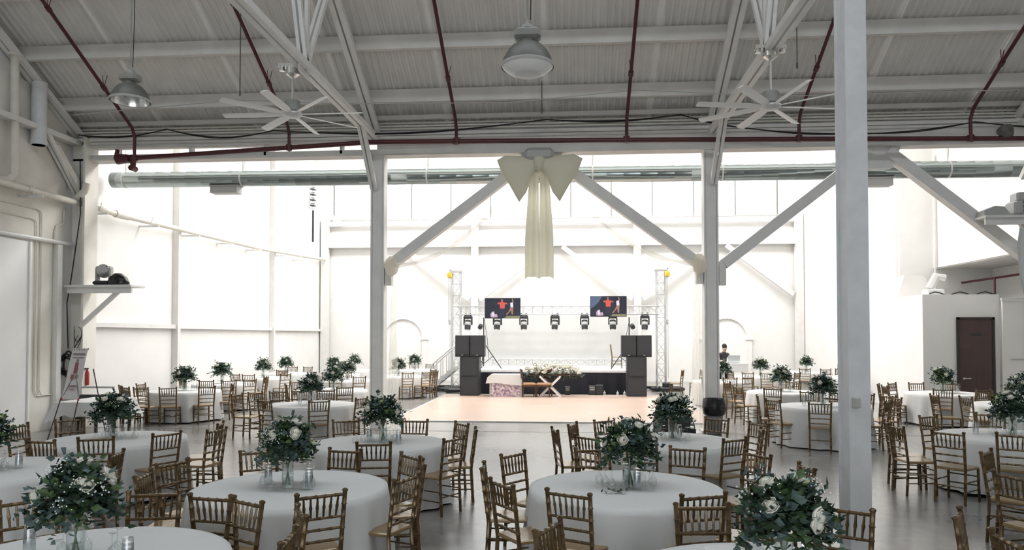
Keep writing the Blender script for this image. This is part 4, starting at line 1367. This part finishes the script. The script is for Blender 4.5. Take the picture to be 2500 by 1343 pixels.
patch(.12, .86, .9, .90, 0); patch(.15, .80, .85, .82, 0); patch(.4, .5, .62, .72, 1); patch(.44, .73, .58, .78, 0); patch(.3, .38, .48, .48, 1); patch(.56, .4, .7, .48, 0); patch(.25, .24, .75, .27, 0); patch(.3, .18, .7, .2, 0)
for q in range(5): patch(.1 + q * .17, .955, .16 + q * .17, .99, 0)
for a, b in (((-.2, .01, .88), (.21, .27, 1.94)), ((.18, .01, .86), (-.13, .27, 1.94))):
    MB().tube([a, b], .008, 5).build('cross_rod', m_dark, t)
for s_, p in ((0, (-.2, 0, .88)), (1, (.18, 0, .86))):
    MB().tube([(p[0], 0, p[2] + .03), (p[0] - .22 + .1 * s_, -.1, .02)], .012, 5).build('leg', m_walnut, t)
    MB().lathe([(0, -.03), (.03, 0), (0, .03)], 6, p).build('clip', m_redthing, t)
MB().tube([(.3, .3, 1.5), (.62, .3, .02)], .012, 5).build('rear_leg', m_dark, t)
t = thing('equipment_case', 'dark wheeled equipment cart behind the rectangular table', 'cart', (-11.3, 16.9, 0))
MB().rbox((0, 0, .55), (1.0, .3, .5), .03).build('body', m_dark, t); m = MB(); m.tube([(-.5, 0, .75), (-.5, 0, .98), (.45, 0, .98), (.45, 0, .75)], .025, 6); m.build('frame', m_greycase, t)
for s_ in (-1, 1): MB().box((s_ * .4, 0, .15), (.05, .28, .3)).build('leg', m_dark, t)
for z in (.35, .6): MB().box((0, -.16, z), (.8, .02, .14)).build('drawer', m_greycase, t)
t = thing('fire_extinguisher', 'red fire extinguisher hung beside the left pilaster', 'extinguisher', (-11.80, 17.3, 1.0))
MB().lathe([(0, 0), (.04, 0), (.045, .04), (.045, .3), (.02, .36), (.02, .4)], 10).build('cylinder', m_redthing, t, True); MB().box((0, -.03, .41), (.04, .1, .03)).build('handle', m_dark, t)

# trash can
t = thing('trash_can', 'grey trash can lined with a black bag at the right post', 'trash can', (3.26, 16.95, 0))
MB().lathe([(.15, 0), (.17, .02), (.215, .74), (.0, .74)], 20).build('bin', m_bin, t, True)
MB().open_lathe([(.2, .42), (.245, .46), (.265, .6), (.25, .74), (.235, .80), (.2, .77), (.19, .6)], 20).build('liner_bag', m_bag, t, True)
t = thing('floor_speaker', 'black floor speaker on the concrete left of the trash can', 'speaker', (2.3, 16.9, 0), R(12))
MB().prism([(-.3, 0), (.3, 0), (.3, .28), (.1, .58), (-.3, .58)], 'x', -.33, .33).build('cabinet', m_dark, t)
MB().box((0, -.31, .3), (.56, .02, .4)).build('grille', m_grille, t)
m = MB(); m.tube([(.33, 0, .5), (.45, 0, .42), (.5, -.1, .2), (.48, -.2, .02), (.3, -.4, .01)], .012, 5); m.build('cable', m_black, t)
MB().rbox((.36, -.1, .07), (.26, .3, .14), .02).build('foot_unit', m_dark, t)


# ================================================================== FLOWERS AND GLASSES
def rose_mesh(name, mat, r):
    m = MB()
    ph = 0
    for s_, z0, z1, k in ((1.0, -.5, .25, 6), (.8, -.4, .42, 5), (.55, -.3, .52, 5), (.28, -.2, .55, 4)):
        ph += 1.1
        m.open_lathe([(r * s_ * .35, r * z0), (r * s_ * .85, r * (z0 * .5)), (r * s_ * 1.0, r * (z1 * .5)), (r * s_ * .9, r * z1)], 10)
        o = len(m.v) - 40
        for i in range(40):
            x, y, z = m.v[o + i]; t = math.atan2(y, x)
            f = 1 + .12 * math.sin(k * t + ph)
            m.v[o + i] = (x * f, y * f, z + r * .1 * math.sin(k * t + ph + 1) * (i // 10) / 3)
    m.lathe([(0, -r * .5), (r * .62, -r * .3), (r * .6, r * .05), (0, r * .2)], 8)
    m.lathe([(r * .6, -r * .1), (r * .66, r * .2), (r * .45, r * .42), (r * .2, r * .54), (0, r * .56)], 8)
    return m.mesh(name, mat, True)


ROSE = [rose_mesh('rose', m_petal, .046), rose_mesh('rose', m_petal, .054), rose_mesh('rose', m_petal2, .040)]
STEMS = MB()
for i in range(9):
    a = i * 2.4; STEMS.tube([(.03 * math.cos(a), .03 * math.sin(a), .02), (-.03 * math.cos(a), -.03 * math.sin(a), .3)], .004, 4)
STEMS = STEMS.mesh('stems', m_stem)
VASE = MB().open_lathe([(.052, .0), (.054, .01), (.054, .29), (.05, .29), (.05, .015)], 18)
VASE.lathe([(0, .002), (.05, .002)], 18)
VASE = VASE.mesh('vase', m_glass, True)
WATER = MB().lathe([(0, .016), (.049, .016), (.049, .11), (0, .11)], 16).mesh('water', m_water, True)


def foliage_mesh(seed, n, rx, rz, low=False):
    r_ = random.Random(seed); m = MB()
    sprays = n // 7
    for k in range(sprays):
        # a spray: leaves along an arching stem from the vase mouth
        th = r_.uniform(0, 2 * PI); el = r_.uniform(-.45, 1.35)
        d = Vector((math.cos(th) * math.cos(el), math.sin(th) * math.cos(el), math.sin(el)))
        L = (rx * math.cos(el) ** 2 + rz * math.sin(el) ** 2) * r_.uniform(.72, 1.12)
        if k % 9 == 0: L *= 1.28
        side = d.cross(Vector((0, 0, 1))).normalized() if abs(d.z) < .95 else Vector((1, 0, 0))
        kind = r_.choice((0, 0, 0, 0, 1, 1, 2))
        ls = (.030, .026, .032)[kind] * r_.uniform(.85, 1.25)
        for j in range(9):
            f = .28 + .74 * j / 8
            p = d * L * f + Vector((0, 0, -.05 * f * f)) + Vector((r_.gauss(0, .012), r_.gauss(0, .012), r_.gauss(0, .012)))
            q = (d * .5 + side * (1 if j % 2 else -1) * r_.uniform(.5, 1.1) + Vector((r_.uniform(-.5, .5), r_.uniform(-.5, .5), r_.uniform(-.4, .5)))).normalized()
            u = q.cross(Vector((r_.uniform(-1, 1), r_.uniform(-1, 1), r_.uniform(-1, 1)))).normalized()
            nrm = q.cross(u)
            l_ = ls * r_.uniform(.8, 1.3); w_ = l_ * (.52, .78, .6)[kind]
            m.cur = kind
            m._add([p, p + q * l_ * .7 + u * w_ - nrm * l_ * .15, p + q * l_ * 1.9, p + q * l_ * .7 - u * w_ - nrm * l_ * .15, p + q * l_ * .8 + nrm * l_ * .12],
                   [(0, 1, 4), (1, 2, 4), (2, 3, 4), (3, 0, 4)])
    return m.mesh('foliage', [m_leaf1, m_leaf2, m_leaf3])


def breath_mesh(seed, n, rx, rz):
    r_ = random.Random(seed); m = MB()
    cl = [(r_.uniform(0, 2 * PI), r_.uniform(-.1, 1.0)) for _ in range(6)]
    for k in range(n):
        t, e = r_.choice(cl); t += r_.gauss(0, .22); e += r_.gauss(0, .18)
        L = r_.uniform(.95, 1.12)
        p = Vector((rx * math.cos(t) * math.cos(e), rx * math.sin(t) * math.cos(e), rz * math.sin(e))) * L
        s_ = r_.uniform(.004, .0075)
        m._add([p + Vector(v) * s_ for v in ((1, 0, 0), (-1, 0, 0), (0, 1, 0), (0, -1, 0), (0, 0, 1), (0, 0, -1))], [(0, 2, 4), (2, 1, 4), (1, 3, 4), (3, 0, 4), (2, 0, 5), (1, 2, 5), (3, 1, 5), (0, 3, 5)])
    return m.mesh('baby_breath', m_breath)


BV = []
for sd in range(4):
    rx = .255 + .02 * (sd % 2); rz = .25
    BV.append((foliage_mesh(sd + 11, 1300, rx, rz), breath_mesh(sd + 5, 130, rx, rz), rx, rz))


def centrepiece(x, y, label, v, rz, tilt=0):
    fol, br, rx, rz_ = BV[v]
    t = thing('flower_centrepiece', label, 'flowers', (x, y, .772), rz, group='flower centrepieces')
    vs_ = obj('vase', VASE, t); obj('water', WATER, vs_); obj('stems', STEMS, vs_)
    o = obj('foliage', fol, t, (0, 0, .40)); o['kind'] = 'stuff'
    o = obj('baby_breath', br, t, (0, 0, .40)); o['kind'] = 'stuff'
    r_ = random.Random(v * 7 + 3)
    for i in range(8):
        th = i * 2 * PI / 5.3 + r_.uniform(-.3, .3); el = r_.uniform(-.05, 1.1) if i < 7 else 1.25
        d = Vector((math.cos(th) * math.cos(el), math.sin(th) * math.cos(el), math.sin(el)))
        p = Vector((d.x * rx * .88, d.y * rx * .88, d.z * rz_ * .92 + .40))
        o = obj('rose', ROSE[(0, 1, 2, 0, 1, 0, 0, 1, 2)[i]], t, p)
        o.rotation_euler = d.to_track_quat('Z', 'Y').to_euler()
    return t


CPW = {k: w[2] for k, w in TABLES.items()}
for i, (k, (x, y, words)) in enumerate(TABLES.items()):
    if k in ('t28', 't29'): continue
    centrepiece(x + rnd.uniform(-.05, .05), y + rnd.uniform(-.05, .05), 'green and white rose centrepiece on the ' + words, i % 4, rnd.uniform(0, 6.28))

# long garland on the trestle table
t = thing('flower_garland', 'long low garland of white roses on the crossed-leg table', 'flowers', (-.58, 26.95, .80))
m = MB(); r_ = random.Random(4)
for k in range(420):
    x = r_.uniform(-1.02, 1.1); e = 1 - (abs(x) / 1.15) ** 4
    p = Vector((x, r_.uniform(-.32, .32), r_.uniform(-.12, .24) * max(e, .2)))
    q = Vector((r_.uniform(-1, 1), r_.uniform(-1, .4), r_.uniform(-1, .6))).normalized(); u = q.orthogonal().normalized(); l_ = r_.uniform(.035, .06)
    m.cur = r_.choice((0, 1, 1, 2)); m._add([p, p + q * l_ + u * l_ * .5, p + q * l_ * 2, p + q * l_ - u * l_ * .5], [(0, 1, 2, 3)])
o = m.build('foliage', [m_leaf1, m_leaf2, m_leaf3], t); o['kind'] = 'stuff'
for k in range(84):
    x = r_.uniform(-.98, 1.0); e = 1 - (abs(x) / 1.15) ** 4
    o = obj('rose', ROSE[k % 2], t, (x, r_.uniform(-.34, .22), .08 + r_.uniform(.0, .30) * e)); o.rotation_euler = (r_.uniform(.2, 1.2), 0, r_.uniform(-1, 1)); o.scale = (1.5, 1.5, 1.5)
MB().rbox((0, 0, -.0 + .02), (1.7, .4, .05), .01).build('tray', m_walnut, t)

# glassware
WG = MB().open_lathe([(.036, .0), (.040, .035), (.036, .07), (.018, .095), (.005, .105), (.004, .17), (.012, .176), (.033, .180), (.033, .182)], 14).mesh('wine_glass', m_glass, True)
TU = MB().open_lathe([(.038, 0), (.036, .05), (.033, .1), (.030, .135), (.029, .138), (.0, .138)], 14)
TU = TU.mesh('tumbler', m_tumbler, True)
gset = {'t1': (9, (-.27, .22)), 't2': (8, (.02, .1)), 't3': (9, (-.16, .3)), 't4': (8, (-.2,)), 't5': (7, (-.42, .4)), 't6': (5, (.2,)), 't7': (7, (.3,)), 't8': (6, (.15,)), 't9': (6, (-.3,)),
        't10': (4, (.3,)), 't11': (7, (-.35,)), 't12': (8, (-.4,)), 't13': (5, (.2,)), 't14': (5, (.35,)), 't15': (4, ()), 't16': (3, ()), 't20': (3, ()), 't27': (4, (-.3,))}
for k, (n_, tl) in gset.items():
    x, y, words = TABLES[k]
    gl = []
    for i in range(n_):
        a = 2 * PI * i / n_ + rnd.uniform(-.2, .2); r = rnd.uniform(.15, .27)
        o = obj('wine_glass', WG, None, (x + r * math.cos(a) * 1.15, y + r * math.sin(a), .7735))
        gl.append(o)
    gl.sort(key=lambda o: o.location.x / o.location.y)
    for i, o in enumerate(gl):
        tag(o, 'upturned wine glass, %s from left, on %s' % (('first', 'second', 'third', 'fourth', 'fifth', 'sixth', 'seventh', 'eighth', 'ninth')[i], words), 'glass', 'upturned wine glasses')
    for j, dx in enumerate(tl):
        for s_ in range(3):
            o = obj('tumbler', TU, None, (x + dx, y + .12 * (-1) ** j, .7735 + s_ * .03))
            tag(o, 'clear tumbler, %s of a stack on the %s' % (('bottom', 'middle', 'top')[s_], words), 'tumbler', 'tumbler stacks')
            if len(tl) > 1: o['label'] = 'clear tumbler, %s of %s stack, %s' % (('bottom', 'middle', 'top')[s_], ('left', 'right')[j], words)
# napkin and plate on the bottom right table, dark sprig on the front right table
m = MB(); m.prism([(-.1, 0), (.1, 0), (.05, .045), (-.06, .07)], 'y', -.05, .05)
tag(m.build('napkin', m_cloth, None, False, (1.2, 5.05, .774), R(25)), 'folded white napkin on the cut-off table by the near column', 'napkin')
m = MB(); m.lathe([(0, 0), (.07, .0), (.11, .015), (.113, .02), (.07, .008), (0, .008)], 20)
tag(m.build('plate', m_whitecase, None, True, (1.0, 5.0, .774)), 'small white plate on the cut-off table by the near column', 'plate')
m = MB(); r_ = random.Random(9)
for k in range(26):
    p = Vector((r_.gauss(0, .06), r_.gauss(0, .03), r_.uniform(.004, .03))); q = Vector((r_.uniform(-1, 1), r_.uniform(-1, 1), .2)).normalized(); u = q.cross(Vector((0, 0, 1))).normalized()
    m._add([p, p + q * .02 + u * .012, p + q * .045, p + q * .02 - u * .012], [(0, 1, 2, 3)])
o = m.build('leaf_sprig', m_leaf1, None, False, (.42, 6.78, .774)); tag(o, 'dark green leaf sprig lying on the front-row right table', 'leaves', None, 'stuff')

# ================================================================== PERSON AT THE LAPTOP
def person():
    pos = {'pelvis': (0, 0, .98), 'waist': (0, -.01, 1.12), 'chest': (0, -.04, 1.36), 'neck': (0, -.07, 1.55), 'jaw': (.02, -.12, 1.62), 'skull': (.02, -.11, 1.74),
           'hl': (-.1, 0, .94), 'kl': (-.12, -.02, .5), 'al': (-.12, .02, .08), 'tl': (-.13, -.14, .04),
           'hr': (.1, 0, .94), 'kr': (.12, -.02, .5), 'ar': (.12, .02, .08), 'tr': (.13, -.14, .04),
           'sl': (-.2, -.03, 1.46), 'el': (-.27, -.05, 1.2), 'wl': (-.16, -.28, 1.13), 'fl': (-.1, -.36, 1.12),
           'sr': (.2, -.03, 1.46), 'er': (.27, -.05, 1.2), 'wr': (.2, -.28, 1.13), 'fr': (.14, -.36, 1.12)}
    rad = {'pelvis': (.155, .12), 'waist': (.15, .11), 'chest': (.17, .12), 'neck': (.062, .062), 'jaw': (.078, .085), 'skull': (.085, .095), 'hl': (.09, .09), 'kl': (.062, .062), 'al': (.045, .045), 'tl': (.04, .03),
           'hr': (.09, .09), 'kr': (.062, .062), 'ar': (.045, .045), 'tr': (.04, .03), 'sl': (.07, .07), 'el': (.05, .05), 'wl': (.034, .034), 'fl': (.03, .022), 'sr': (.07, .07), 'er': (.05, .05), 'wr': (.034, .034), 'fr': (.03, .022)}
    ed = [('pelvis', 'waist'), ('waist', 'chest'), ('chest', 'neck'), ('neck', 'jaw'), ('jaw', 'skull'), ('pelvis', 'hl'), ('hl', 'kl'), ('kl', 'al'), ('al', 'tl'), ('pelvis', 'hr'), ('hr', 'kr'), ('kr', 'ar'), ('ar', 'tr'),
          ('chest', 'sl'), ('sl', 'el'), ('el', 'wl'), ('wl', 'fl'), ('chest', 'sr'), ('sr', 'er'), ('er', 'wr'), ('wr', 'fr')]
    nm = list(pos)
    me = bpy.data.meshes.new('body'); me.from_pydata([pos[k] for k in nm], [(nm.index(a), nm.index(b)) for a, b in ed], [])
    o = bpy.data.objects.new('body', me); COL.objects.link(o)
    md = o.modifiers.new('skin', 'SKIN')
    for i, k in enumerate(nm):
        me.skin_vertices[0].data[i].radius = rad[k]
        me.skin_vertices[0].data[i].use_root = (k == 'pelvis')
    sb = o.modifiers.new('sub', 'SUBSURF'); sb.levels = 2; sb.render_levels = 2
    dg = bpy.context.evaluated_depsgraph_get(); dg.update()
    ev = bpy.data.meshes.new_from_object(o.evaluated_get(dg))
    bpy.data.objects.remove(o)
    ev.name = 'body'
    ev.materials.clear()
    for q in (m_skin, m_shirt, m_trouser, m_dark): ev.materials.append(q)
    for p in ev.polygons:
        c = p.center; p.use_smooth = True
        if c.z < .1: p.material_index = 3
        elif c.z < 1.0 and c.y > -.2: p.material_index = 2
        elif c.z < 1.53 and not (c.z < 1.24 and abs(c.x) > .12 and c.y < -.06): p.material_index = 1
        else: p.material_index = 0
    return ev


t = thing('person', 'person in dark shirt standing behind an open laptop at right', 'person', (6.55, 32.0, 0), R(12))
obj('body', person(), t)
m = MB(); m.lathe([(.0, .11), (.06, .1), (.098, .05), (.104, -.01), (.09, -.06)], 14, (.02, -.088, 1.775), (R(-30), 0, 0)); m.build('hair', m_hair, t, True)
m = MB(); m.tube([(.02, -.215, 1.71), (.02, -.235, 1.675), (.02, -.215, 1.665)], [.01, .018, .01], 6); m.build('nose', m_skin, t, True)
m = MB()
for s_ in (-1, 1): m.lathe([(0, -.03), (.022, 0), (0, .03)], 6, (.02 + s_ * .093, -.1, 1.69))
m.build('ears', m_skin, t, True)
m = MB()
for s_ in (-1, 1): m.lathe([(0, -.008), (.012, 0), (0, .008)], 6, (.02 + s_ * .034, -.208, 1.71))
m.box((.02, -.21, 1.632), (.045, .01, .01)); m.build('eyes_and_mouth', m_hair, t)
m = MB()
for s_, wx in ((-1, -.1), (1, .14)):
    for f in range(4): m.tube([(wx - .025 + .017 * f, -.37, 1.12), (wx - .028 + .019 * f, -.42, 1.115 - .004 * abs(f - 1)), (wx - .028 + .019 * f, -.45, 1.10)], [.009, .008, .006], 5)
    m.tube([(wx - s_ * .025, -.34, 1.12), (wx - s_ * .06, -.38, 1.115), (wx - s_ * .065, -.41, 1.105)], [.01, .009, .007], 5)
m.build('fingers', m_skin, t, True)
t = thing('work_desk', 'tall white desk in front of the person with the laptop', 'desk', (6.75, 31.45, 0))
MB().box((0, 0, 1.06), (1.3, .6, .04)).build('desk_top', m_deck, t); MB().box((0, -.28, .88), (1.3, .02, .34)).build('front_panel', m_whitecase, t)
for sx in (-1, 1):
    for sy in (-1, 1): MB().box((sx * .6, sy * .26, .52), (.05, .05, 1.04)).build('leg', m_deck, t)
t = thing('laptop', 'open silver laptop on the tall white desk', 'laptop', (6.85, 31.45, 1.08))
MB().rbox((0, .05, .012), (.46, .3, .022), .006).build('base', m_laptop, t); MB().box((0, -.14, .17), (.48, .015, .32), (R(12), 0, 0)).build('lid', m_laptop, t); MB().box((0, -.128, .17), (.44, .004, .28), (R(12), 0, 0)).build('screen', m_screen, t)

index_kids()
